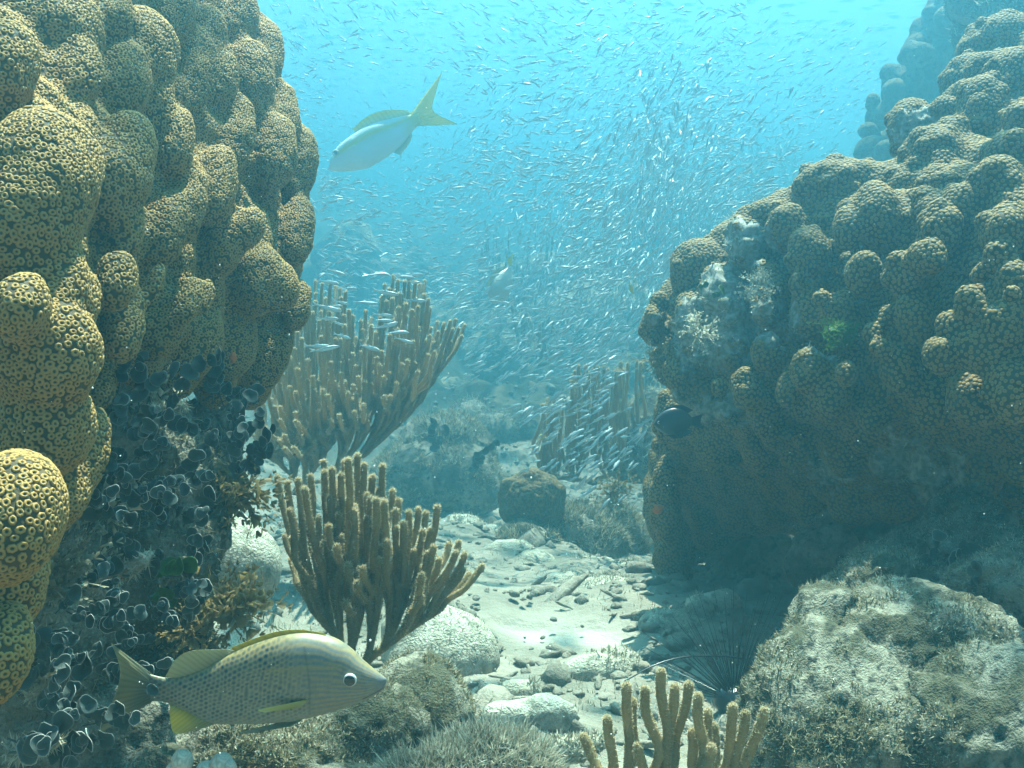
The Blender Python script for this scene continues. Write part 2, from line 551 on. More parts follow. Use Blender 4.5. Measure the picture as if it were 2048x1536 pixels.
def fuse(ells, voxel, smooth_it=4, sub=3):
    V0, T0 = ICO[sub]
    Vs, Ts, n = [], [], 0
    for c, A, r in ells:
        Vs.append(c + (V0 * r) @ A)
        Ts.append(T0 + n); n += len(V0)
    o = mk('tmp', np.concatenate(Vs), np.concatenate(Ts))
    md = o.modifiers.new('r', 'REMESH')
    md.mode = 'VOXEL'
    md.voxel_size = voxel
    md.adaptivity = 0
    dg = bpy.context.evaluated_depsgraph_get()
    ev = o.evaluated_get(dg)
    me = ev.to_mesh()
    V = np.empty(len(me.vertices) * 3); me.vertices.foreach_get('co', V); V = V.reshape(-1, 3)
    L = np.empty(len(me.loops), np.int32); me.loops.foreach_get('vertex_index', L)
    st = np.empty(len(me.polygons), np.int32); me.polygons.foreach_get('loop_start', st)
    tt = np.empty(len(me.polygons), np.int32); me.polygons.foreach_get('loop_total', tt)
    Q = L[st[tt == 4][:, None] + np.arange(4)]
    ev.to_mesh_clear()
    tm = o.data
    bpy.data.objects.remove(o)
    bpy.data.meshes.remove(tm)
    e = np.concatenate([Q[:, [0, 1]], Q[:, [1, 2]], Q[:, [2, 3]], Q[:, [3, 0]]])
    for _ in range(smooth_it):
        acc = np.zeros_like(V); cnt = np.zeros(len(V))
        for k in range(3):
            acc[:, k] = np.bincount(e[:, 0], V[e[:, 1], k], len(V)) + np.bincount(e[:, 1], V[e[:, 0], k], len(V))
        cnt = np.bincount(e[:, 0], minlength=len(V)) + np.bincount(e[:, 1], minlength=len(V))
        V = 0.45 * V + 0.55 * acc / np.maximum(cnt, 1)[:, None]
    return V, Q

def qn(V, Q):
    N = np.zeros_like(V)
    fn = np.cross(V[Q[:, 2]] - V[Q[:, 0]], V[Q[:, 3]] - V[Q[:, 1]])
    for a in range(3):
        for k in range(4):
            N[:, a] += np.bincount(Q[:, k], fn[:, a], len(V))
    return N / (np.linalg.norm(N, axis=1, keepdims=True) + 1e-12)

def q2t(Q):
    return np.concatenate([Q[:, [0, 1, 2]], Q[:, [0, 2, 3]]])

def darts(pts, r):
    cell, keep, grid = r / 1.0, [], {}
    ij = np.floor(pts / cell).astype(int)
    pl = pts.tolist()
    r2 = r * r
    for n, (a, b, c) in enumerate(ij.tolist()):
        x, y, z = pl[n]
        ok = True
        for da in (-1, 0, 1):
            for db in (-1, 0, 1):
                for dc in (-1, 0, 1):
                    for q in grid.get((a + da, b + db, c + dc), ()):
                        X_, Y_, Z_ = pl[q]
                        if (X_ - x) ** 2 + (Y_ - y) ** 2 + (Z_ - z) ** 2 < r2:
                            ok = False; break
                    if not ok: break
                if not ok: break
            if not ok: break
        if ok:
            grid.setdefault((a, b, c), []).append(n)
            keep.append(n)
    return np.array(keep, int)

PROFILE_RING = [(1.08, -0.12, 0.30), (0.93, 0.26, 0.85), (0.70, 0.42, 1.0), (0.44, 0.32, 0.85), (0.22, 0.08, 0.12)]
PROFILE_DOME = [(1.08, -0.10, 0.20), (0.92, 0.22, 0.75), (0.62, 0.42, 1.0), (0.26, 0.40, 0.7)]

def polyps(P0, N0, rad, profile, seg):
    """raised rings on a coral surface: V, quads, tris, tone"""
    n = len(P0)
    t, b = frame_from(N0)
    an = np.linspace(0, 2 * np.pi, seg, endpoint=False)
    ph = rng.uniform(0, 6.28, n)
    el = rng.uniform(0.86, 1.14, n)
    ca = np.cos(an[None] + ph[:, None]); sa = np.sin(an[None] + ph[:, None])
    dirs = t[:, None] * (ca * el[:, None])[..., None] + b[:, None] * (sa / el[:, None])[..., None]
    rings, tones = [], []
    hs = rng.uniform(0.7, 1.15, n)
    for pr, ph_, tn in profile:
        rings.append(P0[:, None] + dirs * (pr * rad)[:, None, None] + N0[:, None] * (ph_ * rad * hs)[:, None, None])
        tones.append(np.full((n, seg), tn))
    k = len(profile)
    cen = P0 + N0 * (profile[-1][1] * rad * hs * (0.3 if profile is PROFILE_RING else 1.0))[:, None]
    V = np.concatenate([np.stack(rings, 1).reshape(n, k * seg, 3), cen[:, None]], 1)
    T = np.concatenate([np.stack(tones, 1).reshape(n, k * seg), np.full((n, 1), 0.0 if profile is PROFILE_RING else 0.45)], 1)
    m_ = k * seg + 1
    i = np.arange(k - 1)[:, None] * seg; j = np.arange(seg)[None]; j2 = (j + 1) % seg
    q = np.stack([i + j, i + j2, i + seg + j2, i + seg + j], -1).reshape(-1, 4)
    tr = np.stack([(k - 1) * seg + np.arange(seg), (k - 1) * seg + (np.arange(seg) + 1) % seg, np.full(seg, k * seg)], 1)
    off = (np.arange(n) * m_)
    return V, T, q, tr, m_

def boulder_coral(name, lobes, core, voxel, spacing, prad, profile, mat, label, cat, dead=(), smooth_it=5, facing=-0.25, seg=8, lump=0.004, knobs=None):
    ells = lobes + core
    V, Q = fuse(ells, voxel, smooth_it)
    N = qn(V, Q)
    V = V + N * (lump * fbm(V * 22, 3, 3) + lump * 1.6 * fbm(V * 8, 2, 9))[:, None]
    if knobs:
        kt = q2t(Q)
        kp_, _, _, _ = surface_samples(V, kt, 6000)
        kp_ = kp_[darts(kp_, knobs[0])]
        for c in kp_:
            d2 = ((V - c) ** 2).sum(1)
            r_ = knobs[1] * rng.uniform(.7, 1.25)
            sel = np.where(d2 < r_ * r_)[0]
            V[sel] += N[sel] * (knobs[2] * rng.uniform(.3, 1.1) * (1 - d2[sel] / r_ ** 2) ** 1.0)[:, None]
    N = qn(V, Q)
    # which lobe each face belongs to
    fc = V[Q].mean(1)
    best = np.full(len(fc), 1e9); lab = np.full(len(fc), len(lobes), int)
    for k, (c, A, r) in enumerate(ells):
        val = np.linalg.norm(((fc - c) @ A.T) / r, axis=1) - 1
        val = val * r.min() + (0.008 if k >= len(lobes) else 0)
        b = val < best
        best[b] = val[b]; lab[b] = min(k, len(lobes))
    dv = np.zeros(len(V))
    for c, rad in dead:
        dd = np.linalg.norm(V - c, axis=1) / rad + 0.9 * fbm(V * 34, 4, 5)
        dv = np.maximum(dv, np.clip((0.9 - dd) / 0.10, 0, 1))
    if len(dead):
        V = V + N * (dv * 0.012 * (ridged(V * 26, 4, 71) - .3))[:, None]
        N = qn(V, Q)
    # polyps
    T = q2t(Q)
    area = np.linalg.norm(np.cross(V[Q[:, 2]] - V[Q[:, 0]], V[Q[:, 3]] - V[Q[:, 1]]), axis=1).sum() / 2
    pts, tk, u, v = surface_samples(V, T, int(area / spacing ** 2 * 9))
    nn = (N[T[tk, 0]] * (1 - u - v)[:, None] + N[T[tk, 1]] * u[:, None] + N[T[tk, 2]] * v[:, None])
    nn /= np.linalg.norm(nn, axis=1, keepdims=True)
    tc = np.array([0, 0, CAMZ]) - pts
    tc /= np.linalg.norm(tc, axis=1, keepdims=True)
    dpt = dv[T[tk, 0]]
    lbl = np.concatenate([lab, lab])[tk]
    ok = ((nn * tc).sum(1) > facing) & (dpt < 0.5)
    q_ = pts - np.array([0, 0, CAMZ])
    dep = q_[:, 1] * CR + q_[:, 2] * SR
    sx, sy = q_[:, 0] / dep * F, (q_[:, 2] * CR - q_[:, 1] * SR) / dep * F
    ok &= (dep > .3) & (np.abs(sx) < 1250) & (np.abs(sy) < 960)
    pts, nn, lbl = pts[ok], nn[ok], lbl[ok]
    kp = darts(pts, spacing)
    pts, nn, lbl = pts[kp], nn[kp], lbl[kp]
    rad = prad * rng.uniform(0.8, 1.1, len(pts))
    PV, PT, pq, ptr, m_ = polyps(pts, nn, rad, profile, seg)
    root = empty(name, tuple(fc.mean(0)))
    org = np.array(root.location)
    tag(root, label, cat)
    base_tone = 0.24 + 0.10 * fbm(V * 40, 2, 8)
    for k in range(len(lobes) + 1):
        f = Q[lab == k]
        if len(f) == 0: continue
        used, inv = np.unique(f, return_inverse=True)
        sel = np.where(lbl == k)[0]
        nb = len(used)
        off = nb + np.arange(len(sel)) * m_
        vv = np.concatenate([V[used], PV[sel].reshape(-1, 3)]) - org
        quads = np.concatenate([inv.reshape(-1, 4), (pq[None] + off[:, None, None]).reshape(-1, 4)])
        tris = (ptr[None] + off[:, None, None]).reshape(-1, 3)
        tone = np.concatenate([base_tone[used], PT[sel].ravel()])
        dd = np.concatenate([dv[used], np.zeros(len(sel) * m_)])
        # normals: own for polyps, shared for the surface so that lobes meet without a seam
        NN = vnormals(vv, quads)
        NN[:nb] = N[used]
        mk('lobe' if k < len(lobes) else 'colony_base', vv, [quads, tris] if len(sel) else [quads], mat, root, True, {'tone': tone, 'dead': dd}, NN)
    return root, V, Q, N, dv

def add_fuzz(parent, pts, N, L, wid, mat, name='turf', tone=(0, 1), org=None):
    V, T = fuzz(pts, N, L * 0.75, wid, 0.8)
    tn = np.repeat(rng.uniform(tone[0], tone[1], len(pts)), 3)
    tn[2::3] = np.clip(tn[2::3] + 0.25, 0, 1)
    o = mk(name, V - (0 if org is None else org), T, mat, parent, False, {'tone': tn})
    o['kind'] = 'stuff'
    return o

def rock(name, ells, voxel, disp, mat, label, cat='rock', turf=None, sm=4, freq=14, group=None, sharp=0.6, facing=-0.4):
    """turf: list of (count, length, width, material, tone range, patch threshold)"""
    V, Q = fuse(ells, voxel, sm)
    N = qn(V, Q)
    V = V + N * (disp * ((1 - sharp) * fbm(V * freq, 5, 3, 0.55) + sharp * ridged(V * freq * 0.8, 5, 7)))[:, None]
    V += N * (disp * 2.2 * fbm(V * freq * 0.3, 2, 13) + disp * 0.28 * ridged(V * freq * 3.5, 3, 23))[:, None]
    N = qn(V, Q)
    org = V.mean(0)
    org[2] = V[:, 2].min()
    root = empty(name, tuple(org))
    tag(root, label, cat, group)
    mk('body', V - org, Q, mat, root, True, {'tone': np.zeros(len(V))})
    T = q2t(Q)
    for cnt, L, wd, mt, tn, thr in (turf or []):
        pts, tk, u, v = surface_samples(V, T, cnt * 3)
        nn = N[T[tk, 0]]
        tc = np.array([0, 0, CAMZ]) - pts
        ok = ((nn * tc).sum(1) > facing * np.linalg.norm(tc, axis=1)) & (fbm(pts * 11, 3, 44) > thr) & (nn[:, 2] > -0.5)
        pts, nn = pts[ok][:cnt], nn[ok][:cnt]
        if len(pts):
            add_fuzz(root, pts, nn + np.array([0, 0, 0.25]), L, wd, mt, 'turf', tn, org)
    return root, V, Q, N

# ------------------------------------------------------------------ left boulder star coral
def dL(x, y):
    x = min(max(x, 0), 660)
    return 0.72 + 0.72 * (x / 640) ** 1.35 + (0.10 * max(0, y - 620) / 200 if x > 190 else 0.0) + 0.16 * max(0, 560 - y) / 560 * (0.5 + 0.5 * x / 640) + 0.10 * max(0, 260 - y) / 260

LL = [(0, 130, 76, 108, 0, 0), (56, 400, 132, 205, -.02, 0), (122, 75, 78, 105, .03, 0), (275, 115, 82, 108, 0, 0), (240, 175, 56, 95, .02, 0),
      (240, 340, 62, 138, -.01, 0), (150, 300, 40, 110, .05, 0), (352, 285, 37, 78, 0, 0), (378, 405, 40, 105, -.01, 0), (430, 365, 48, 95, 0, 0),
      (474, 275, 45, 110, .0, 0), (503, 455, 33, 46, -.05, 0), (385, 150, 48, 130, .02, 0), (413, 75, 46, 74, .02, 0), (472, 40, 48, 92, .03, 0),
      (500, 155, 52, 95, .0, 8), (536, 110, 34, 95, .03, 8), (568, 225, 34, 80, .03, 8), (552, 310, 48, 98, -.02, 0), (602, 325, 34, 95, .02, 0),
      (596, 460, 40, 82, .0, 0), (563, 575, 32, 48, -.04, 10), (594, 605, 27, 52, 0, 0), (515, 560, 52, 68, 0, 0), (413, 592, 28, 46, -.03, 0),
      (376, 600, 28, 66, -.01, 0), (312, 565, 30, 58, .0, 0), (235, 560, 46, 68, -.01, 0), (252, 655, 48, 80, -.01, 0), (172, 605, 36, 68, -.02, 0),
      (90, 705, 116, 100, -.01, 0), (80, 850, 96, 98, .01, 0), (172, 905, 38, 100, .02, 0), (22, 1035, 102, 130, -.06, 0), (208, 765, 26, 60, .02, 0),
      (0, 1300, 62, 95, -.05, 0), (330, 650, 44, 78, .02, 0), (395, 685, 50, 78, .02, 0), (462, 690, 52, 82, .03, 0), (525, 705, 46, 82, .02, 0),
      (556, 690, 24, 66, .0, 6), (500, 470, 48, 80, .03, 0), (450, 480, 45, 80, .02, 0), (330, 460, 45, 90, .02, 0), (255, 470, 40, 60, .0, 0),
      (300, 210, 40, 80, .04, 0), (520, 235, 36, 80, .03, 0), (448, 160, 34, 70, .0, 0), (120, 560, 60, 80, .0, 0), (40, 610, 60, 80, -.02, 0),
      (150, 150, 50, 90, .02, 0), (205, 30, 50, 80, .01, 0), (340, 30, 55, 80, .0, 0), (30, 1170, 70, 110, .0, 0), (110, 990, 60, 90, .03, 0),
      (290, 735, 38, 60, .04, 0), (360, 745, 40, 55, .05, 0), (430, 765, 42, 48, .05, 0), (500, 770, 40, 45, .05, 0)]
lob = []
for (x, y, rx, ry, dd, tl) in LL:
    lob.append(E(x, y, rx * 0.98, ry * 1.15, dL(x + rx * 0.2, y) + dd + rng.normal(0, .006), min(rx, ry) * 1.0, tl, 32))
def inside(poly, x, y):
    c = False
    for q in range(len(poly)):
        (x1, y1), (x2, y2) = poly[q], poly[q - 1]
        if (y1 > y) != (y2 > y) and x < (x2 - x1) * (y - y1) / (y2 - y1) + x1: c = not c
    return c
PL = [(-120, -160), (420, -160), (440, 0), (500, 100), (540, 200), (570, 320), (580, 420), (570, 500), (540, 590), (520, 690), (470, 740), (280, 720), (180, 760), (130, 900), (90, 980), (40, 1120), (-10, 1300), (-120, 1400)]
core = [E(x, y, 70, 76, dL(x + 40, y) + .075, 60, 0, 20) for x in range(-60, 620, 55) for y in range(-100, 1320, 62) if inside(PL, x, y)]
core += [E(-60, 400, 150, 500, .98, 150), E(-250, 500, 330, 1000, .90, 300), E(200, 300, 170, 420, 1.2, 200), E(400, 300, 130, 380, 1.4, 200), E(120, -300, 300, 260, 1.15, 260), E(420, 640, 110, 110, 1.40, 110)]
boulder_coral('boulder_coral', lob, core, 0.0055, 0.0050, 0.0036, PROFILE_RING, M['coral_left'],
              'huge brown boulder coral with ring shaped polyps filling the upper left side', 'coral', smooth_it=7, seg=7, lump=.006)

# ------------------------------------------------------------------ right boulder star coral
def dR(x, y):
    return 1.25 + (2048 - x) / 760 * 0.72 + max(0, 440 - y) / 400 * 0.62 + max(0, 780 - y) / 780 * 0.24 + max(0, y - 760) / 400 * 0.60

RL = [(2010, 105, 100, 78, .02), (1968, 140, 40, 38, -.02), (2030, 165, 62, 78, -.04), (1888, 222, 28, 36, -.02), (1962, 220, 46, 84, -.03),
      (1908, 275, 32, 50, -.01), (1868, 325, 62, 80, 0), (1822, 260, 44, 78, .02), (2036, 238, 34, 36, -.05), (2014, 312, 48, 50, -.05),
      (1688, 385, 108, 70, .0), (1694, 458, 30, 55, -.03), (1755, 430, 44, 84, -.02), (1574, 455, 40, 52, -.01), (1614, 510, 44, 66, -.03),
      (1538, 440, 52, 44, .02), (1492, 488, 38, 66, .0), (1392, 538, 56, 68, .0), (1893, 362, 27, 22, -.02), (1858, 418, 32, 46, -.02),
      (1920, 412, 34, 50, -.03), (1880, 460, 32, 60, -.02), (1990, 365, 46, 62, -.04), (2010, 460, 44, 58, -.04), (1857, 512, 32, 42, -.05),
      (1726, 548, 40, 50, -.05), (1814, 548, 38, 46, -.05), (1942, 608, 26, 36, -.06), (2000, 508, 34, 30, -.03), (2030, 565, 38, 56, -.04),
      (1914, 658, 28, 32, -.05), (1956, 552, 17, 18, -.04), (1780, 632, 20, 25, -.04), (1742, 668, 22, 26, -.04), (1757, 695, 24, 26, -.05),
      (1878, 714, 26, 36, -.05), (1619, 738, 33, 42, -.05), (1530, 705, 26, 42, -.03), (1493, 778, 31, 48, -.04), (1456, 832, 20, 36, -.03),
      (1577, 778, 24, 42, -.03), (1524, 818, 32, 42, -.04), (1744, 828, 35, 42, -.03), (1306, 650, 28, 54, .0), (1318, 606, 20, 24, -.02),
      (1305, 640, 20, 24, -.04), (1950, 700, 34, 50, -.02), (2010, 650, 40, 60, -.02), (1830, 640, 34, 60, -.02), (1690, 640, 40, 70, -.01),
      (1620, 620, 40, 70, -.01), (1540, 590, 40, 80, .0), (1450, 600, 46, 90, .0), (1470, 690, 40, 70, .0), (1390, 660, 46, 90, .0),
      (1660, 780, 40, 60, -.02), (1800, 740, 40, 60, -.02), (1860, 810, 44, 60, -.02), (1940, 800, 46, 70, -.01), (2020, 780, 44, 80, -.01),
      (1400, 780, 44, 80, .0), (1360, 740, 30, 70, .02), (1440, 900, 46, 60, .0), (1520, 900, 44, 56, -.01), (1600, 890, 46, 60, -.02),
      (1690, 900, 48, 60, -.02), (1780, 920, 46, 56, -.01), (1870, 920, 50, 60, .0), (1960, 930, 50, 60, .0), (2040, 920, 40, 60, .0),
      (1318, 1010, 32, 92, .03), (1356, 960, 36, 60, .03), (1366, 1060, 36, 80, .03), (1410, 1000, 40, 70, .02), (1346, 1156, 40, 70, -.06),
      (1470, 1010, 42, 60, .02), (1540, 1010, 44, 58, .02), (1620, 1000, 46, 60, .01), (1710, 1000, 50, 55, .01), (1800, 1000, 56, 45, .02),
      (1430, 1070, 44, 40, .02), (1900, 1000, 60, 36, .02), (1548, 866, 46, 12, -.06), (1325, 930, 30, 46, .04)]
lob = [E(x, y, rx, ry * 0.95, dR(x, y) + dd + rng.normal(0, .01), min(rx, ry) * 1.15, rng.normal(0, 6), 22) for (x, y, rx, ry, dd) in RL]
for k in range(12):                                    # small knobs budding between the large ones
    x, y = rng.uniform(1420, 2040), rng.uniform(560, 900)
    r_ = rng.uniform(13, 22)
    lob.append(E(x, y, r_, r_ * 1.25, dR(x, y) - .045, r_ * 1.2))
PR = [(1850, 340), (1900, 200), (1960, 130), (2100, 100), (2250, 100), (2250, 1020), (1900, 990), (1700, 1030), (1500, 1060), (1390, 1100), (1350, 1130), (1325, 1000), (1350, 900), (1380, 800), (1350, 700), (1345, 640),
      (1380, 560), (1420, 530), (1480, 470), (1560, 440), (1620, 400), (1690, 370), (1780, 390)]
core = [E(x, y, 66, 70, dR(x, y) + .085, 60, 0, 20) for x in range(1320, 2260, 52) for y in range(110, 1140, 56) if inside(PR, x, y)] + [E(1345, 1110, 34, 100, 2.22, 40), E(1330, 1000, 34, 90, 2.14, 40)]
core += [E(2000, 420, 130, 260, 1.72, 260), E(2150, 620, 280, 380, 1.6, 300), E(1780, 660, 180, 220, 1.75, 260), E(1560, 720, 110, 200, 1.96, 200), E(1800, 880, 220, 130, 1.75, 260), E(2330, 420, 230, 420, 1.9, 400)]
dead = [(P(1822, 250, dR(1822, 250)), .05), (P(1490, 490, dR(1490, 490)), .055), (P(1400, 660, dR(1400, 660)), .10), (P(1460, 610, dR(1460, 610)), .09),
        (P(1440, 560, dR(1440, 560)), .06), (P(1560, 640, dR(1560, 640)), .06), (P(1400, 830, dR(1400, 830)), .09), (P(1850, 960, dR(1850, 960)), .12),
        (P(1650, 950, dR(1650, 950)), .08), (P(1880, 170, dR(1880, 170)), .025), (P(1450, 460, dR(1450, 460)), .04), (P(1640, 690, dR(1640, 690)), .04)]
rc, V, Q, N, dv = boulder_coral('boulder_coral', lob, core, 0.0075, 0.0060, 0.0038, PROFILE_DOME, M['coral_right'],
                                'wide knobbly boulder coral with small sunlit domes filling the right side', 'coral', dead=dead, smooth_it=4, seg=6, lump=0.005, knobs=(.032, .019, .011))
T = q2t(Q)
pts, tk, u, v = surface_samples(V, T, 60000)
ok = (dv[T[tk, 0]] > 0.4) & (rng.random(60000) < 0.8)
add_fuzz(rc, pts[ok], N[T[tk[ok], 0]], 0.007, 0.0016, M['pale_turf'], 'turf', (0, 0.9), np.array(rc.location))
# ------------------------------------------------------------------ rocks and rubble
TURF = [(5000, 0.010, 0.0010, M['turf'], (0, 0.8), -0.15), (2500, 0.007, 0.0009, M['pale_turf'], (0.2, 1), 0.0)]

# the dark rock under the left coral, covered in algae
left_rock = rock('reef_rock', [E(300, 900, 110, 120, 1.10), E(250, 1150, 150, 180, 1.04), E(330, 1340, 120, 170, 1.08), E(160, 1480, 220, 160, .96),
                   E(410, 930, 60, 110, 1.30), E(90, 1250, 150, 260, .95), E(330, 1050, 90, 130, 1.16), E(250, 1700, 330, 160, .90), E(200, 1000, 200, 300, 1.25, 160)],
                 0.008, 0.030, M['rock_dark'], 'dark rock overgrown with round leaved algae below the left boulder coral', 'rock',
                 [(5000, 0.009, 0.0011, M['turf'], (0, 0.6), -0.1), (1500, 0.007, 0.0010, M['pale_turf'], (0.1, .8), 0.12)])
right_rock = rock('reef_rock', [E(1850, 1380, 230, 200, 1.12), E(1700, 1500, 170, 180, 1.05), E(2000, 1250, 170, 190, 1.25), E(1800, 1220, 120, 130, 1.36),
                   E(1660, 1320, 70, 110, 1.22), E(1990, 1520, 200, 200, 1.0), E(2060, 1170, 150, 150, 1.32), E(1960, 1130, 110, 90, 1.45), E(1760, 1190, 90, 80, 1.5), E(1900, 1130, 140, 90, 1.55), E(1850, 1750, 330, 200, 1.0)],
                  0.006, 0.030, M['rock_mottled'], 'large silt dusted rock with turf algae in the lower right corner', 'rock',
                  [(26000, 0.0042, 0.0009, M['turf'], (0, 0.9), -0.03), (22000, 0.0034, 0.0009, M['pale_turf'], (0.0, .9), 0.0)], freq=17)
rock('cave_rock', [E(1620, 1180, 230, 150, 2.15), E(1900, 1080, 260, 150, 1.9), E(1640, 1110, 80, 70, 1.92), E(2150, 1000, 260, 300, 1.9)], 0.016, 0.03,
     M['rock_dark'], 'hollowed rock coloured dark for the shade beneath the right boulder coral', 'rock', [(1500, 0.014, 0.0015, M['turf'], (0, 0.5), 0)])

rock('boulder', [E(885, 1320, 128, 118, 1.72), E(850, 1260, 90, 70, 1.76)], 0.010, 0.006, M['rock_pale'],
     'smooth pale rounded boulder behind the base of the fuzzy sea rod', 'boulder', [(700, 0.006, 0.0008, M['pale_turf'], (0, 0.8), 0.05)], freq=9, sharp=0.2)
rock('boulder', [E(465, 1130, 100, 100, 1.62), E(440, 1060, 70, 50, 1.7)], 0.010, 0.007, M['rock_pale'],
     'pale silted boulder between the algae rock and the fuzzy sea rod', 'boulder', [(500, 0.006, 0.0008, M['pale_turf'], (0, 0.8), 0.05)], freq=9, sharp=0.2)
rock('boulder', [E(1215, 1215, 100, 60, 2.15), E(1130, 1190, 70, 50, 2.25), E(1270, 1240, 50, 40, 2.12)], 0.010, 0.014, M['rock_pale'],
     'low silted mound under the hanging tip of the right coral', 'boulder', [(2500, 0.008, 0.0009, M['pale_turf'], (0, 0.9), -0.1)])
rock('boulder', [E(1345, 1275, 74, 52, 1.95), E(1400, 1250, 50, 36, 2.0)], 0.009, 0.010, M['rock_pale'],
     'small pale boulder crossed by the urchin spines', 'boulder', [(900, 0.006, 0.0008, M['pale_turf'], (0, 0.8), 0)])
rock('boulder', [E(1060, 1170, 90, 40, 2.4), E(990, 1190, 60, 34, 2.3)], 0.011, 0.012, M['rock_pale'],
     'flat pale stone slab lying just beyond the tips of the fuzzy sea rod', 'boulder', [(900, 0.007, 0.0009, M['pale_turf'], (0, 0.8), 0)])
rock('reef_rock', [E(890, 925, 90, 70, 3.2), E(860, 960, 110, 60, 3.15), E(940, 960, 60, 60, 3.15), E(800, 930, 60, 50, 3.3)], 0.014, 0.04, M['rock_turf'],
     'craggy turf covered rock right of the big brown sea rod', 'rock', [(5000, 0.018, 0.0022, M['turf'], (0.1, 0.9), -0.1), (3000, 0.012, 0.002, M['pale_turf'], (0.3, 1), 0)], freq=9)
rock('reef_rock', [E(1140, 1092, 120, 62, 2.62), E(1060, 1082, 76, 48, 2.56), E(1210, 1080, 90, 60, 2.7), E(1170, 1070, 110, 40, 2.75)], 0.013, 0.03, M['rock_turf'],
     'shaggy turf covered rock below the brain coral', 'rock', [(6000, 0.016, 0.0018, M['turf'], (0.1, 0.9), -0.2), (3500, 0.012, 0.0016, M['pale_turf'], (0.1, 0.9), -0.1)], freq=10)
rock('reef_rock', [E(1310, 850, 50, 70, 2.95), E(1290, 910, 70, 50, 2.9), E(1330, 900, 40, 60, 2.8)], 0.014, 0.025, M['rock_turf'],
     'sunlit pale rock with a round hole beside the dark fish', 'rock', [(1500, 0.014, 0.0018, M['pale_turf'], (0.2, 1), 0)], freq=9)
rock('reef_rock', [E(945, 850, 60, 60, 4.0), E(990, 870, 50, 40, 3.9), E(1030, 860, 60, 50, 3.95)], 0.02, 0.04, M['rock_turf'],
     'hazy mossy rock between the two big sea rods', 'rock', [(1500, 0.02, 0.003, M['turf'], (0.1, 0.9), 0)], freq=8)
rock('reef_rock', [E(700, 1470, 150, 90, 1.00), E(830, 1450, 110, 90, 1.06), E(520, 1530, 190, 110, .95), E(620, 1650, 300, 150, .92), E(830, 1380, 60, 40, 1.12)],
     0.007, 0.020, M['rock_mottled'], 'turf covered rock directly under the striped fish', 'rock',
     [(16000, 0.004, 0.0008, M['turf'], (0, .9), -0.05), (14000, 0.0034, 0.0008, M['pale_turf'], (0.1, 1), 0.0)], freq=18)
grassy = rock('tufted_mound', [E(955, 1560, 160, 85, .95), E(880, 1580, 110, 70, .93)], 0.007, 0.010, M['rock_turf'],
     'rounded mound with short pale bristly algae at the bottom edge', 'rock',
     [(9000, 0.009, 0.0008, M['pale_turf'], (0.0, 0.9), -0.15)], freq=14)

rock('boulder', [E(1085, 1435, 80, 46, 1.42), E(1010, 1440, 60, 40, 1.40)], 0.008, 0.012, M['rock_pale'],
     'low rounded silted stone in front of the sand patch', 'boulder', [(900, 0.005, 0.0014, M['pale_turf'], (0, 0.8), 0)])
rock('boulder', [E(1130, 1500, 60, 36, 1.22), E(1185, 1480, 44, 34, 1.25)], 0.007, 0.012, M['rock_pale'],
     'pale lumpy stone left of the golden sea rod', 'boulder', [(900, 0.005, 0.0014, M['pale_turf'], (0, 0.8), 0)])
rock('boulder', [E(1050, 1250, 60, 30, 2.1), E(1100, 1260, 40, 24, 2.1)], 0.009, 0.010, M['rock_pale'],
     'small rounded stone at the far end of the bright sand patch', 'boulder', [(500, 0.006, 0.0016, M['pale_turf'], (0, 0.8), 0)])
rock('boulder', [E(960, 1080, 70, 34, 2.75), E(920, 1060, 50, 30, 2.8)], 0.010, 0.014, M['rock_pale'],
     'pale flat stone beside the upper tips of the fuzzy sea rod', 'boulder', [(700, 0.008, 0.002, M['pale_turf'], (0, 0.8), 0)])
rock('boulder', [E(1180, 1150, 80, 36, 2.45), E(1250, 1160, 50, 34, 2.4)], 0.010, 0.012, M['rock_pale'],
     'rounded silted stone right below the shaggy turf rock', 'boulder', [(700, 0.008, 0.002, M['pale_turf'], (0, 0.8), 0)])
rock('boulder', [E(1440, 1210, 46, 34, 2.05), E(1400, 1215, 30, 30, 2.0)], 0.009, 0.010, M['rock_pale'],
     'pale stone behind the tops of the urchin spines', 'boulder', [(500, 0.006, 0.0016, M['pale_turf'], (0, 0.8), 0)])

rock('boulder', [E(1020, 1120, 60, 34, 2.5), E(1070, 1130, 40, 26, 2.45)], 0.010, 0.012, M['rock_pale'],
     'pale rounded boulder at the far left of the rubble channel beside the rod tips', 'boulder', [(500, 0.006, 0.0016, M['pale_turf'], (0, 0.8), 0)])
rock('boulder', [E(1190, 1345, 66, 36, 1.72), E(1240, 1330, 40, 30, 1.76)], 0.008, 0.010, M['rock_pale'],
     'rounded boulder lying under the arching sea whip', 'boulder', [(500, 0.006, 0.0014, M['pale_turf'], (0, 0.8), 0)])
rock('boulder', [E(1040, 1385, 50, 26, 1.6)], 0.008, 0.009, M['rock_pale'],
     'small pale boulder just right of the big smooth boulder', 'boulder', [(400, 0.006, 0.0014, M['pale_turf'], (0, 0.8), 0)])

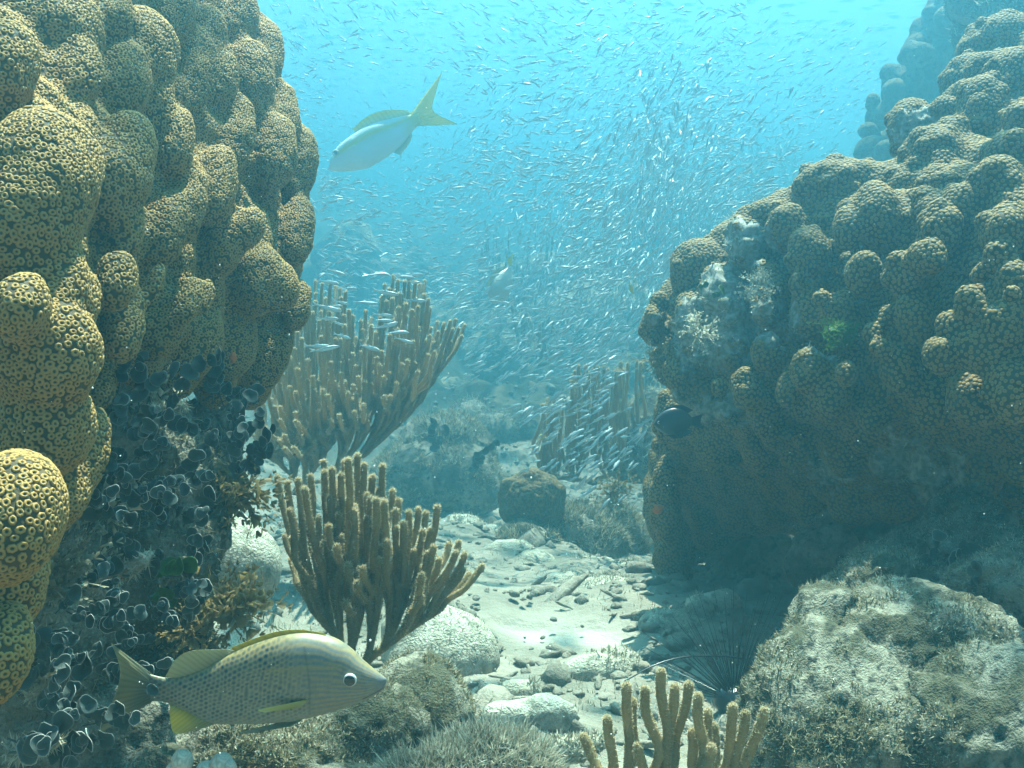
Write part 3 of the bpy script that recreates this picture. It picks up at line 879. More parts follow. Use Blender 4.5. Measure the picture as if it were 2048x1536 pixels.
# reef in the distance
rock('far_reef', [E(690, 520, 60, 80, 5.98), E(650, 620, 90, 120, 6.11), E(750, 590, 80, 70, 6.37), E(820, 540, 40, 50, 6.76), E(720, 700, 140, 120, 6.24)], 0.035, 0.09, M['reef'],
     'hazy lumpy reef outcrop behind the big brown sea rod', 'reef', None, freq=5)
rock('far_reef', [E(1250, 780, 110, 90, 4.8), E(900, 820, 80, 70, 4.7), E(980, 760, 190, 150, 5.20), E(1080, 650, 170, 130, 5.60), E(900, 700, 110, 110, 5.60), E(1180, 720, 150, 160, 5.20), E(1030, 600, 80, 60, 5.80)], 0.04, 0.13, M['reef'],
     'dark reef bank behind the fish school in the middle', 'reef', None, freq=4)
rock('far_reef', [E(1330, 540, 150, 150, 8.06), E(1450, 470, 90, 110, 8.58), E(1230, 600, 140, 110, 7.80), E(1500, 380, 50, 70, 8.97), E(1310, 430, 70, 80, 8.58), E(1530, 520, 90, 110, 8.84)], 0.05, 0.16, M['reef'],
     'high dim reef slope behind the densest part of the school', 'reef', None, freq=3.5)
FT = [(1860, 110, 60, 90), (1800, 180, 44, 60), (1765, 240, 46, 55), (1740, 300, 40, 40), (1830, 250, 60, 90), (1900, 40, 60, 90), (1780, 146, 26, 22), (1745, 205, 22, 30),
      (1790, 320, 70, 60), (1735, 262, 30, 26)]
FX = []
for k in range(95):
    y = rng.uniform(0, 330); x = rng.uniform(np.interp(y, [0, 120, 330], [1860, 1800, 1725]), 1900)
    r_ = rng.uniform(10, 21)
    FX.append(E(x, y, r_, r_ * 1.15, 3.22 + rng.normal(0, .05), r_ * 1.6))
rock('far_coral_head', [E(x, y, a * .8, b * .8, 3.3 + rng.normal(0, .08)) for x, y, a, b in FT] + FX + [E(1900, 260, 70, 220, 3.6)], 0.012, 0.012, M['coral_far'],
     'stepped hazy coral head rising behind the top of the right coral', 'coral', None, freq=9)
rock('far_coral_head', [E(1990, 10, 40, 60, 2.5), E(1930, -20, 40, 70, 2.55), E(2040, 0, 50, 60, 2.5), E(2000, 60, 80, 60, 2.6, 60)], 0.014, 0.02, M['rock_turf'],
     'shaded craggy coral knob in the top right corner', 'coral', [(900, 0.014, 0.0018, M['pale_turf'], (0.2, 1), 0)], freq=12)

# rubble: uncountable broken coral and stones
mb = MB()
V1, T1 = ICO[2]
n = 5200
yy = rng.uniform(1.15, 5.0, n) ** 1.0
xx = rng.uniform(-0.75, 0.75, n) * (0.5 + yy * 0.32) + 0.02 * yy
zz = ground_z(xx, yy)
cc = bare_sunlit_sand(xx, yy)
for k in range(n):
    if cc[k] > 0.35 and rng.random() < 0.92: continue
    sz = rng.lognormal(-5.0, 0.6)
    sz = min(sz, 0.045)
    st = rng.random() < 0.13
    sc = np.array([sz * rng.uniform(.7, 1.4), sz * rng.uniform(.7, 1.3), sz * rng.uniform(.45, .9)])
    if st: sc = np.array([sz * rng.uniform(2.2, 4.0), sz * 0.5, sz * 0.5])
    q = V1 * (1 + 0.45 * noise(V1 * 1.5 + k * 7.3, 3)[:, None] + 0.30 * noise(V1 * 3.6 + k * 3.1, 4)[:, None]) * sc
    a = rng.uniform(0, 6.28); t_ = rng.normal(0, 0.25)
    Rz = np.array([[math.cos(a), -math.sin(a), 0], [math.sin(a), math.cos(a), 0], [0, 0, 1]])
    Ry = np.array([[math.cos(t_), 0, math.sin(t_)], [0, 1, 0], [-math.sin(t_), 0, math.cos(t_)]])
    mb.add(q @ Ry.T @ Rz.T * (W(yy[k]) / yy[k]) + stretch(np.array([[xx[k], yy[k], zz[k] + sc[2] * 0.12]]))[0], None, T1)
o = mb.build('rubble', M['sand'])
tag(o, 'broken coral rubble and small stones strewn over the sand', 'rubble', kind='stuff')
# short turf on the open seabed
n = 30000
yy = rng.uniform(1.1, 4.6, n); xx = rng.uniform(-0.7, 0.7, n) * (0.5 + yy * 0.32)
zz = ground_z(xx, yy)
ok = (bare_sunlit_sand(xx, yy) < 0.25) & (fbm(np.stack([xx, yy, 0 * xx], 1) * 5, 3, 77) > 0.02)
pp = stretch(np.stack([xx, yy, zz], 1)[ok])
V_, T_ = fuzz(pp, np.tile([[0, 0, 1.0]], (len(pp), 1)), 0.010, 0.0013)
tn = np.repeat(rng.uniform(0.1, 1, len(pp)), 3)
tag(mk('turf_algae', V_, T_, M['pale_turf'], None, False, {'tone': tn}), 'short pale turf algae growing on the rubble seabed', 'algae', kind='stuff')

# ------------------------------------------------------------------ round leaved algae: each clump a chain of discs
def disc(mb, c, nrm, r, seg=18, backlit_rim_tone=1.0):
    nrm = nrm / np.linalg.norm(nrm)
    t, b = frame_from(nrm[None]); t, b = t[0], b[0]
    an = np.linspace(0, 2 * np.pi, seg, endpoint=False)
    p2, p3, p4 = rng.uniform(0, 6.28, 3)
    wob = 1 + 0.15 * np.sin(an * 2 + p2) + 0.08 * np.sin(an * 3 + p3) + 0.04 * np.sin(an * 5 + p4)
    ruf = rng.uniform(.05, .22) * np.sin(an * 2 + p4) + rng.uniform(.02, .12) * np.sin(an * 3 + p2)
    ring = t[None] * np.cos(an)[:, None] + b[None] * np.sin(an)[:, None]
    prof = [(0.0, 0.05, 0.0), (0.55, 0.05, 0.3), (0.86, 0.045, 0.5), (0.97, 0.04, backlit_rim_tone), (1.0, 0.0, backlit_rim_tone), (0.97, -0.04, backlit_rim_tone), (0.86, -0.045, 0.5), (0.55, -0.05, 0.3), (0.0, -0.05, 0.0)]  # rim tone: pale leaf edge plus backlight put into the colour
    cup = rng.uniform(-0.05, 0.22)
    Vs, ts = [], []
    for pr, h, tn in prof:
        Vs.append(c + ring * (wob * pr * r)[:, None] + nrm[None] * (h * r + cup * r * pr * pr + ruf * r * pr * pr)[:, None])
        ts.append(np.full(seg, tn))
    k = len(prof)
    i = np.arange(k - 1)[:, None] * seg; j = np.arange(seg)[None]; j2 = (j + 1) % seg
    q = np.stack([i + j, i + j2, i + seg + j2, i + seg + j], -1).reshape(-1, 4)
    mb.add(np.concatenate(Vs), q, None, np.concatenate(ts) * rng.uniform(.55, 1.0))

def disc_clump(px, py, d, n, r, lean, label, mat='disc', group=None, spread=1.0):
    base = P(px, py, d)
    root = empty('disc_alga', tuple(base))
    tag(root, label, 'algae', group)
    n = int(n * 1.7)
    chains = max(2, n // 4)
    left = n
    for ch in range(chains):
        m_ = max(2, int(round(left / (chains - ch)))); left -= m_
        a = lean + rng.normal(0, 0.55) * spread
        dirv = RT * math.cos(a) + UP * math.sin(a) * 0.8 - FW * rng.uniform(0.1, 0.7)
        dirv /= np.linalg.norm(dirv)
        c = base + RT * rng.normal(0, r * 1.6) + UP * rng.normal(0, r * 0.9) - FW * rng.uniform(0, r)
        mb = MB()
        pts = [c - dirv * r * 1.6 + FW * r]
        for s_ in range(m_):
            rr = r * rng.uniform(0.5, 1.25) * (1 - 0.03 * s_)
            c = c + dirv * rr * 1.2 + np.array([rng.normal(0, .25), rng.normal(0, .2), rng.normal(0.08, .25)]) * rr
            nr = -FW + UP * rng.uniform(-0.3, 0.55) + RT * rng.normal(0, 0.5)
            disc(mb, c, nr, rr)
            pts.append(c.copy())
            dirv = dirv + np.array([rng.normal(0, .2), rng.normal(0, .2), rng.normal(0.05, .2)]); dirv /= np.linalg.norm(dirv)
        V_, F_, _ = tube(catmull(pts, 3), r * 0.10, 5)
        mb.add(V_, F_, None, 0.3)
        mb.build('frond', M[mat], root, origin=base)
    return root

DC = [(255, 770, 1.05, 8, 15, 1.2, 'dark round leaved algae at the foot of the left coral, topmost cluster'),
      (300, 790, 1.06, 7, 17, .7, 'two large dark discs of algae in a gap below the left coral'),
      (420, 775, 1.28, 9, 15, .6, 'dark algae discs hanging right under the coral overhang'),
      (455, 790, 1.3, 7, 14, 1.0, 'round algae leaves at the right end of the coral overhang'),
      (480, 880, 1.22, 11, 14, .3, 'algae twig of discs sticking out towards the big sea rod'),
      (490, 930, 1.22, 10, 12, -.1, 'pale rimmed algae chain just above the brown leafy tuft'),
      (440, 895, 1.2, 7, 14, .5, 'dark algae discs behind the twig that points at the sea rod'),
      (225, 850, 1.0, 8, 14, .4, 'algae discs tucked against the near coral column, upper ones'),
      (260, 880, 1.0, 8, 14, .9, 'loop of algae discs on the shaded rock face'),
      (290, 920, 1.02, 9, 14, .4, 'middle algae cluster left of the pale silty patch'),
      (225, 955, .98, 7, 16, 1.3, 'upright algae disc leaf beside the near coral column'),
      (300, 975, 1.0, 12, 12, .1, 'row of white rimmed algae discs lit by the sun'),
      (360, 955, 1.06, 9, 15, .7, 'algae cluster at the centre of the shaded rock'),
      (250, 1000, .98, 9, 14, .2, 'algae discs under the sunlit white rimmed row'),
      (340, 1010, 1.02, 9, 13, .0, 'lower row of algae discs over the dark cavity'),
      (210, 1040, .95, 8, 14, .5, 'algae frond in front of the dark cavity'),
      (350, 1050, 1.05, 9, 14, .8, 'algae cluster left of the pale silted boulder, upper one'),
      (190, 1190, .93, 9, 14, .1, 'algae discs below the pale crusted ledge, left group'),
      (290, 1160, .98, 9, 16, .3, 'dark algae discs right under the end of the pale ledge'),
      (330, 1190, 1.0, 9, 12, .6, 'algae discs beside the green discs'),
      (280, 1230, .96, 9, 14, .1, 'bunch of blue rimmed algae discs above the fish tail'),
      (200, 1240, .92, 11, 15, -.1, 'arching row of fat algae discs in the middle of the dark rock'),
      (260, 1265, .95, 8, 14, .0, 'algae disc row just above the upper fish tail'),
      (120, 1215, .88, 8, 14, .5, 'algae discs next to the pale green weed'),
      (90, 1270, .86, 8, 15, .2, 'algae discs at the edge of the lower left coral column'),
      (220, 1320, .92, 9, 14, .0, 'algae row that overlaps the upper tail lobe'),
      (235, 1345, .91, 7, 13, .0, 'lowest algae row touching the upper tail lobe'),
      (140, 1330, .88, 8, 16, .4, 'algae cluster left of the fish tail'),
      (60, 1390, .84, 8, 18, .6, 'large algae discs against the lower left coral edge'),
      (110, 1440, .83, 8, 20, .5, 'big dark algae discs in the bottom left corner, upper pair'),
      (40, 1480, .80, 8, 22, .6, 'biggest algae discs in the extreme bottom left corner'),
      (140, 1490, .83, 8, 19, .4, 'algae discs with pale sediment at the bottom edge'),
      (200, 1440, .88, 8, 15, .5, 'algae discs behind the lower tip of the fish tail'),
      (60, 1330, .84, 7, 16, .9, 'algae discs above the large ones at the lower left coral'),
      (370, 1240, 1.04, 7, 12, .5, 'small algae cluster beside the brown antler like weed'),
      (380, 1120, 1.08, 8, 13, .3, 'algae cluster left of the pale silted boulder, lower one'),
      (420, 840, 1.24, 7, 14, .8, 'algae discs in shade under the middle of the overhang'),
      (330, 850, 1.08, 8, 13, .3, 'sunlit streaky algae discs below the overhang')]
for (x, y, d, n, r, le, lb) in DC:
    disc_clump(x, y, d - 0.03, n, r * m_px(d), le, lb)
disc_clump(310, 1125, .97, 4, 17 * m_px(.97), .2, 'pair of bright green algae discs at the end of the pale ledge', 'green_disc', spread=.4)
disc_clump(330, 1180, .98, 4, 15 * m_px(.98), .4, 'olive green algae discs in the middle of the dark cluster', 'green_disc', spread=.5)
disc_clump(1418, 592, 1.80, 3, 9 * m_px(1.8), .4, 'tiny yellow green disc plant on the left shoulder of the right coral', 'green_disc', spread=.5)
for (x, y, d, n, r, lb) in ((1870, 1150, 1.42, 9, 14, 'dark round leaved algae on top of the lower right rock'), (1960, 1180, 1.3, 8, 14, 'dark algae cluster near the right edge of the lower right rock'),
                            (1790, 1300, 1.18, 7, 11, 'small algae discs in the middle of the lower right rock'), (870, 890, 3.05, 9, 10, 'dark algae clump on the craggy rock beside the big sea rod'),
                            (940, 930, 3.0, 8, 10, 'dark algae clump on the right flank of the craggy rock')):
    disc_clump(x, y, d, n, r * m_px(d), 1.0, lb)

# pale crusted ledges on the left rock
def ledge(pts, d, thick, label):
    pp = catmull([P(x, y, d + dd) for x, y, dd in pts], 8)
    V_, F_, nr = tube(pp, np.linspace(thick, thick * 0.55, len(pp)) * m_px(d), 14)
    V_ = V_ + 0.35 * thick * m_px(d) * np.stack([fbm(V_ * 90, 3, 4), fbm(V_ * 90 + 9, 3, 5), fbm(V_ * 90 + 5, 3, 6)], 1)
    root = empty('crusted_ledge', tuple(V_.mean(0)))
    tag(root, label, 'ledge')
    mk('crust', V_ - V_.mean(0), F_, M['rock_pale'], root)
    T_ = q2t(F_)
    ps, tk, u, v = surface_samples(V_, T_, 700)
    nn = vnormals(V_, F_)[T_[tk, 0]]
    add_fuzz(root, ps, nn, 0.006, 0.0009, M['pale_turf'], 'turf', (0.2, 1), V_.mean(0))
ledge([(190, 1165, .0), (235, 1145, -.02), (280, 1125, -.03), (296, 1112, -.03)], .97, 18, 'pale sunlit crusted ledge in the middle of the algae rock')
ledge([(20, 1505, .0), (70, 1495, -.01), (118, 1478, -.02)], .80, 15, 'pale crusted ledge in the bottom left corner')
ledge([(60, 1380, .0), (85, 1370, -.01), (105, 1345, -.02)], .83, 17, 'short pale crust beside the lower left coral edge')
ledge([(290, 830, .0), (330, 822, -.02), (370, 812, -.02)], 1.07, 11, 'thin sunlit crust under the coral overhang')
ledge([(300, 985, .0), (340, 975, -.02), (372, 968, -.02)], 1.0, 9, 'thin pale crust beside the white rimmed algae row')

# ------------------------------------------------------------------ leafy brown algae and fuzzy tufts
def strap_tuft(px, py, d, size, n, label, mat='brown_leaf', tone=(0, 1), fork=True, name='leafy_alga', wide=0.09, up=0.35, area=0.3):
    base = P(px, py, d)
    mb = MB()
    for k in range(n):
        v_ = rng.normal(0, 1, 3); v_[1] *= 0.8; v_ += np.array([0, -0.25, up]); v_ /= np.linalg.norm(v_)
        L = size * rng.uniform(0.6, 1.15)
        sd_ = np.cross(v_, rng.normal(0, 1, 3)); sd_ /= np.linalg.norm(sd_)
        nv = np.cross(v_, sd_)
        W = L * wide * rng.uniform(0.7, 1.3)
        def strip(p0, dv_, L_, W_, lev):
            pts = []
            cur, dd = p0.copy(), dv_.copy()
            bend = rng.normal(0, 0.25, 3)
            m_ = 4
            for q in range(m_ + 1):
                pts.append(cur.copy())
                dd = dd + bend / m_; dd /= np.linalg.norm(dd)
                cur = cur + dd * L_ / m_
            pts = np.array(pts)
            wv = np.linspace(0.55, 1.0, m_ + 1)[:, None] * W_
            if lev == 0: wv[-1] *= 0.35
            Vv = np.concatenate([pts - sd_ * wv, pts + nv * wv * 0.25, pts + sd_ * wv])
            i = np.arange(m_)
            f1 = np.stack([i, i + 1, i + m_ + 2, i + m_ + 1], 1)
            mb.add(Vv, np.concatenate([f1, f1 + m_ + 1]), None, np.tile(np.linspace(tone[0], tone[1], m_ + 1), 3) * rng.uniform(.6, 1))
            if lev:
                for sg in (-1, 1):
                    d2 = dd + sd_ * sg * rng.uniform(.35, .75); d2 /= np.linalg.norm(d2)
                    strip(cur, d2, L_ * 0.55, W_ * 0.75, lev - 1)
        strip(base + v_ * size * 0.08 + (RT * rng.normal(0, 1) + UP * rng.normal(0, .6) - FW * rng.normal(.1, .5)) * size * area, v_, L * (0.55 if fork else 1), W, 2 if fork else 0)
    o = mb.build(name, M[mat], None, False, origin=base)
    o.location = tuple(base)
    tag(o, label, 'algae')
    return o
strap_tuft(462, 975, 1.22, .050, 90, 'bushy golden brown leafy alga hanging over the pale boulder', up=-.1)
strap_tuft(420, 1000, 1.2, .035, 50, 'lower left bush of brown leafy alga beside the golden one', up=-.2)
strap_tuft(450, 1220, 1.12, .045, 60, 'antler branched brown alga above the back of the striped fish', wide=.12)
strap_tuft(500, 1215, 1.16, .032, 30, 'small antler branched alga left of the sea rod stem', wide=.14)
strap_tuft(385, 1260, 1.08, .032, 40, 'dark brown leafy alga near the fish dorsal fin')
strap_tuft(110, 1170, .90, .045, 70, 'pale green feathery weed beside the lower left coral column', 'pale_turf', (0, .7), wide=.07)
strap_tuft(200, 1020, .97, .04, 50, 'pale frilly weed along the edge of the near coral column', 'pale_turf', (0, .9), wide=.10)
strap_tuft(300, 775, 1.12, .03, 40, 'pale frilly weed directly below the coral overhang', 'pale_turf', (0, .9), wide=.14)
strap_tuft(850, 1400, 1.02, .013, 170, 'fine brown hairy weed right of the fish snout', 'turf', (0, .7), wide=.05, up=.4, area=2.2)
strap_tuft(560, 1500, .92, .013, 150, 'brown stringy weed under the belly of the striped fish', 'turf', (0, .6), wide=.06, up=.4, area=2.4)
strap_tuft(1515, 572, 1.75, .026, 60, 'small white fluffy tuft on the right coral, upper one', 'pale_turf', (.5, 1), wide=.10)
strap_tuft(1400, 665, 1.78, .03, 60, 'white fluffy tuft on the left face of the right coral', 'pale_turf', (.4, 1), wide=.10)
strap_tuft(1330, 725, 2.0, .045, 150, 'olive hairy tuft on the left edge of the right coral', 'turf', (0, .6), wide=.03)
strap_tuft(1610, 1470, .98, .014, 200, 'sandy coloured stringy weed at the left end of the lower right rock', 'turf', (.2, .9), wide=.05, up=.3, area=2.4)
strap_tuft(1640, 1270, 1.22, .03, 60, 'curly weed on the shaded left rim of the lower right rock', 'pale_turf', (0, .6), wide=.06)
strap_tuft(1470, 440, 2.0, .02, 40, 'white fuzz in the notch between two domes of the right coral', 'pale_turf', (.5, 1), False, wide=.06)
strap_tuft(1230, 980, 2.5, .045, 50, 'reddish brown leafy alga right of the brain coral', 'brown_leaf', (0, .7), wide=.13)

mb = MB()
Vb, Tb = ICO[3]
q = Vb * (1 + 0.25 * noise(Vb * 2.2, 5)[:, None]) * np.array([.020, .018, .022])
strap_tuft(1680, 668, dR(1680, 668) - .035, .020, 130, 'round fuzzy green alga patch on the face of the right coral', 'green_disc', (.2, .7), name='green_alga', wide=.12, area=.6)
o = mk('encrusting_sponge', Vb * (1 + 0.35 * noise(Vb * 3.2, 6)[:, None]) * np.array([.011, .008, .010]), Tb, M['orange'])
o.location = tuple(P(1316, 1018, 1.99))
tag(o, 'tiny orange sponge low on the hanging part of the right coral', 'sponge')
o = mk('encrusting_sponge', Vb * (1 + 0.35 * noise(Vb * 3.2, 8)[:, None]) * np.array([.004, .003, .007]), Tb, M['orange'])
o.location = tuple(P(466, 715, dL(466, 715) - .02))
tag(o, 'tiny orange sponge with white fringe on the shaded left coral', 'sponge')

# pale knobs at the bottom edge
kn = empty('knobby_coral', tuple(P(410, 1545, .86)))
tag(kn, 'pale rounded coral knobs poking up at the bottom edge', 'coral')
for (x, y, rx, ry) in ((364, 1525, 22, 27), (352, 1545, 22, 24), (413, 1542, 22, 20), (443, 1530, 24, 25), (458, 1540, 16, 22)):
    c, A, r_ = E(x, y, rx, ry, .84)
    V6, T6 = ICO[4]
    vv = V6 * (1 + 0.015 * np.sin(np.arctan2(V6[:, 1], V6[:, 0]) * 26)[:, None] * np.clip(1 - np.abs(V6[:, 2]), 0, 1)[:, None])
    vv = c + (vv * r_) @ A - np.array(kn.location)
    mk('knob', vv, T6, M['knob'], kn, True, {'tone': 0.55 + 0.35 * np.sin(np.arctan2(V6[:, 1], V6[:, 0]) * 26), 'dead': np.zeros(len(vv))})
# brain coral
bc = empty('brain_coral', tuple(P(1062, 985, 2.75)))
tag(bc, 'smooth brown brain coral dome in the middle of the channel', 'coral')
V7, T7 = ICO[6]
c, A, r_ = E(1064, 1002, 72, 68, 2.60, 60)
w_ = 0
q = V7 * 1.0
wob = fbm(V7 * 2.2 + 4, 2, 3)
gro = np.abs(np.sin(16 * (fbm(V7 * 3.4, 2, 61) * 2.2) + 6 * V7[:, 0]))
q = V7 * (1 + 0.16 * wob - 0.05 * (1 - gro) ** 2)[:, None]
mk('dome', c + (q * r_) @ A - np.array(bc.location), T7, M['coral_right'], bc, True, {'tone': 0.05 + 0.5 * gro, 'dead': np.zeros(len(q))})

# ------------------------------------------------------------------ sea rods (branching soft corals)
def sea_rod(name, base_px, base_d, tips, rad_px, label, depth_spread=0.06, mat='rod', fuzz_n=22000, fuzz_len=0.0028, fuzz_w=0.0005, lean=0.25, lat=0.5, ver=0.28, seg=8, plevel=3, step=5, tone=0.45, fan=0.0, lat0=None, ver0=None):
    """tips: photo pixels (x, y) or (x, y, depth offset); branches fork from the base and curve upwards"""
    base = P(base_px[0], base_px[1], base_d)
    k = m_px(base_d)
    TP = []
    for t in tips:
        dd = t[2] if len(t) > 2 else rng.normal(0, depth_spread)
        TP.append(P(t[0], t[1], base_d + dd + fan * (t[0] - base_px[0]) / 400))
    TP = np.array(TP)
    root = empty(name, tuple(base))
    tag(root, label, 'sea rod')
    groups = {}
    def rec(idx, node, tang, level, key):
        idx = sorted(idx, key=lambda q: TP[q][0])
        if level == plevel: key = (len(groups), tuple(idx)); groups[key] = []
        if len(idx) == 1:
            t = TP[idx[0]]
            dv_ = t - node
            mid = node + dv_ * np.array([0.52, 0.52, 0.46]) + np.array([rng.normal(0, .005), rng.normal(0, .004), 0]) * (k * 1926 / 1.3)
            m0 = node + tang * np.linalg.norm(dv_) * 0.22
            pts = catmull([node, 0.5 * m0 + 0.5 * (node + (mid - node) * .45), mid, node + dv_ * np.array([.85, .85, .79]), t], step)
            groups.setdefault(key, []).append((pts, level, True))
            return
        h = len(idx) // 2 if len(idx) < 4 else int(round(len(idx) * rng.uniform(0.4, 0.6)))
        for sub in (idx[:h], idx[h:]):
            if not sub: continue
            cen = TP[sub].mean(0); lo = TP[sub][:, 2].min()
            if len(sub) == 1:
                rec(sub, node, tang, level + 1, key); continue
            dz = max(lo - node[2], 0.02)
            la, ve = (lat0 or lat, ver0 or ver) if level < 2 else (lat, ver)
            nx_ = node + np.array([(cen[0] - node[0]) * la, (cen[1] - node[1]) * la, dz * ve])
            dv_ = nx_ - node
            t2 = dv_ / (np.linalg.norm(dv_) + 1e-9) * 0.6 + np.array([0, 0, 0.5]); t2 /= np.linalg.norm(t2)
            pts = catmull([node, node + dv_ * 0.5 + tang * np.linalg.norm(dv_) * 0.10, nx_], step)
            groups.setdefault(key, []).append((pts, level, False))
            rec(sub, nx_, t2, level + 1, key)
    rec(list(range(len(TP))), base, np.array([0, 0, 1.0]), 0, 'stem')
    total = sum(np.linalg.norm(np.diff(p, axis=0), axis=1).sum() for g in groups.values() for p, _, _ in g)
    for key, paths in groups.items():
        if not paths: continue
        mb = MB()
        for pts, level, tip in paths:
            r0 = rad_px * k * (1.35 if level <= 1 else 1.12 if level <= 2 else 1.0) * rng.uniform(0.92, 1.06)
            rr = np.linspace(r0, rad_px * k * (0.90 if tip else 1.0), len(pts)) * (1 + 0.05 * rng.normal(0, 1, len(pts)))
            V_, F_, nr = tube(pts, rr, seg, tip)
            mb.add(V_, F_, None, tone * 0.6 + 0.12 * noise(V_ * 60, 4))
            L_ = np.linalg.norm(np.diff(pts, axis=0), axis=1).sum()
            n_ = int(fuzz_n * L_ / total)
            if n_ > 4:
                # polyps as small cones over the branch
                nf = len(nr) // seg
                a_ = rng.integers(0, nf - 1, n_); f_ = rng.random(n_)
                an = rng.uniform(0, 2 * np.pi, n_)
                s_ = np.floor(an / (2 * np.pi) * seg).astype(int)
                w2 = an / (2 * np.pi) * seg - s_
                A0 = V_.reshape(-1, seg, 3)[:nf]; N0 = nr.reshape(-1, seg, 3)[:nf]
                def pick(Z, q): return Z[q, s_ % seg] * (1 - w2)[:, None] + Z[q, (s_ + 1) % seg] * w2[:, None]
                p0 = pick(A0, a_) * (1 - f_)[:, None] + pick(A0, a_ + 1) * f_[:, None]
                n0 = pick(N0, a_) * (1 - f_)[:, None] + pick(N0, a_ + 1) * f_[:, None]
                if tip:
                    ex = max(3, n_ // 12)
                    e = pts[-1]; dv_ = pts[-1] - pts[-2]; dv_ /= np.linalg.norm(dv_)
                    rv = rng.normal(0, 1, (ex, 3)) + dv_ * 0.9; rv /= np.linalg.norm(rv, axis=1, keepdims=True)
                    p0 = np.concatenate([p0, e + dv_ * rr[-1] * 0.3 + rv * rr[-1] * 0.75]); n0 = np.concatenate([n0, rv])
                p0 = p0 - n0 * fuzz_len * 0.15
                Vf, Tf = fuzz(p0, n0 + np.array([0, 0, .25]), fuzz_len, fuzz_w)
                tn = np.tile([tone * .8, tone * .8, 1.0], len(p0)) * np.repeat(rng.uniform(.75, 1.1, len(p0)), 3)  # tips lightened against darker branches to paint in the rim light
                mb.add(Vf, None, Tf, tn)
        mb.build('stem' if key == 'stem' else 'branch', M[mat], root, origin=base)
    # holdfast
    V_, T_ = ICO[3]
    q = V_ * (1 + 0.2 * noise(V_ * 2, 3)[:, None]) * np.array([2.6, 2.6, 1.2]) * rad_px * k
    mk('holdfast', q, T_, M['rock_turf'], root, True, {'tone': np.zeros(len(q))})
    return root

def z6(l): return [(500 + x * .3418, 880 + y * .3418) for x, y in l]
T1_ = z6([(160, 225), (218, 262), (235, 420), (205, 570), (355, 220), (322, 295), (432, 135), (480, 180), (450, 290), (505, 255), (555, 135), (575, 125), (630, 100), (668, 155),
         (605, 235), (718, 225), (775, 160), (705, 290), (835, 305), (785, 370), (870, 360), (705, 425), (685, 540), (730, 605), (610, 400), (540, 570), (930, 430), (985, 415),
         (1030, 435), (1095, 400), (900, 495), (935, 495), (1010, 540), (1055, 535), (1165, 615), (1222, 605), (1255, 675), (1358, 740), (1280, 790), (1075, 680), (1105, 705),
         (960, 655), (905, 835), (240, 705), (740, 480), (480, 380), (330, 720), (640, 760)])
front = z6([(630, 840), (575, 735), (560, 955), (1000, 920)])
for k in range(70):
    a_, b_ = T1_[rng.integers(len(T1_))], T1_[rng.integers(len(T1_))]
    f_ = rng.uniform(.25, .75)
    T1_.append((a_[0] * f_ + b_[0] * (1 - f_) + rng.normal(0, 6), a_[1] * f_ + b_[1] * (1 - f_) + rng.uniform(0, 40)))
sea_rod('sea_rod', (705, 1350), 1.36, T1_ + [(x, y, -.09) for x, y in front], 7.2, 'fuzzy brown sea rod with thick forked branches behind the striped fish', 0.05,
        fuzz_n=80000, fuzz_len=.0036, lat=.20, ver=.15, lat0=.27, ver0=.15, step=6, tone=.5)
T2_ = [(1100 + x * .2643, 1130 + y * .2643) for x, y in [(260, 1310), (435, 1175), (580, 930), (625, 1040), (720, 955), (840, 820), (945, 935), (1050, 920), (1120, 1005), (1195, 1125),
        (1240, 1230), (950, 1260), (1080, 1275), (665, 1380), (1385, 1085), (1480, 1135), (1620, 1115), (1220, 1390)]]
sea_rod('sea_rod', (1335, 1660), .98, T2_, 11.0, 'short golden sea rod with beaded branches rising from the bottom edge', 0.02, fuzz_n=24000, fuzz_len=.0019, fuzz_w=.0006, lat=.3, ver=.16, lat0=.62, ver0=.10, tone=.62, step=5, plevel=2)
# the big one behind
tips = []
for k in range(290):
    for _ in range(50):
        x, y = rng.uniform(505, 930), rng.uniform(545, 900)
        top = np.interp(x, [505, 560, 620, 680, 720, 780, 850, 870, 930], [800, 700, 560, 565, 640, 548, 560, 640, 640])
        bot = np.interp(x, [505, 600, 700, 800, 860, 930], [900, 900, 850, 790, 740, 670])
        if top < y < bot and all((x - a[0]) ** 2 + ((y - a[1]) * .6) ** 2 > 9.5 ** 2 for a in tips):
            tips.append((x, y, rng.uniform(-.13, .13) - 0.0006 * (y - 700))); break
sea_rod('sea_rod', (590, 985), 2.3, tips, 4.3, 'biggest bushy brown sea rod, spreading right from below the left coral', 0.1, fuzz_n=60000, fuzz_len=.0045, fuzz_w=.0008, lat=.2, ver=.14, lat0=.28, ver0=.14, seg=6, step=4, plevel=4, tone=.5)
# right one behind the school
tips = []
for k in range(60):
    x = rng.uniform(1078, 1290)
    t0 = np.interp(x, [1078, 1130, 1150, 1290], [800, 795, 730, 715])
    tips.append((x, rng.uniform(t0, t0 + (110 if rng.random() < .4 else 25)), rng.uniform(-.12, .12)))
sea_rod('sea_rod', (1185, 965), 2.95, tips, 4.2, 'upright pale sea rod with thin parallel branches right of the channel', 0.1, fuzz_n=15000, fuzz_len=.006, fuzz_w=.001, lat=.45, ver=.07, lat0=.6, seg=5, step=4, plevel=3, tone=.6)
def far_rod(bx, by, d, x0, x1, y0, y1, n, r, lb, **kw):
    tips = [(rng.uniform(x0, x1), rng.uniform(y0, y1), rng.uniform(-.2, .2)) for _ in range(n)]
    sea_rod('sea_rod', (bx, by), d, tips, r, lb, fuzz_n=2500, fuzz_len=.010, fuzz_w=.002, lat=.4, ver=.09, lat0=.55, seg=5, step=3, plevel=2, **kw)
far_rod(1345, 470, 6.2, 1290, 1410, 300, 360, 34, 2.2, 'faint yellowish sea rod seen through the dense school', tone=.7)
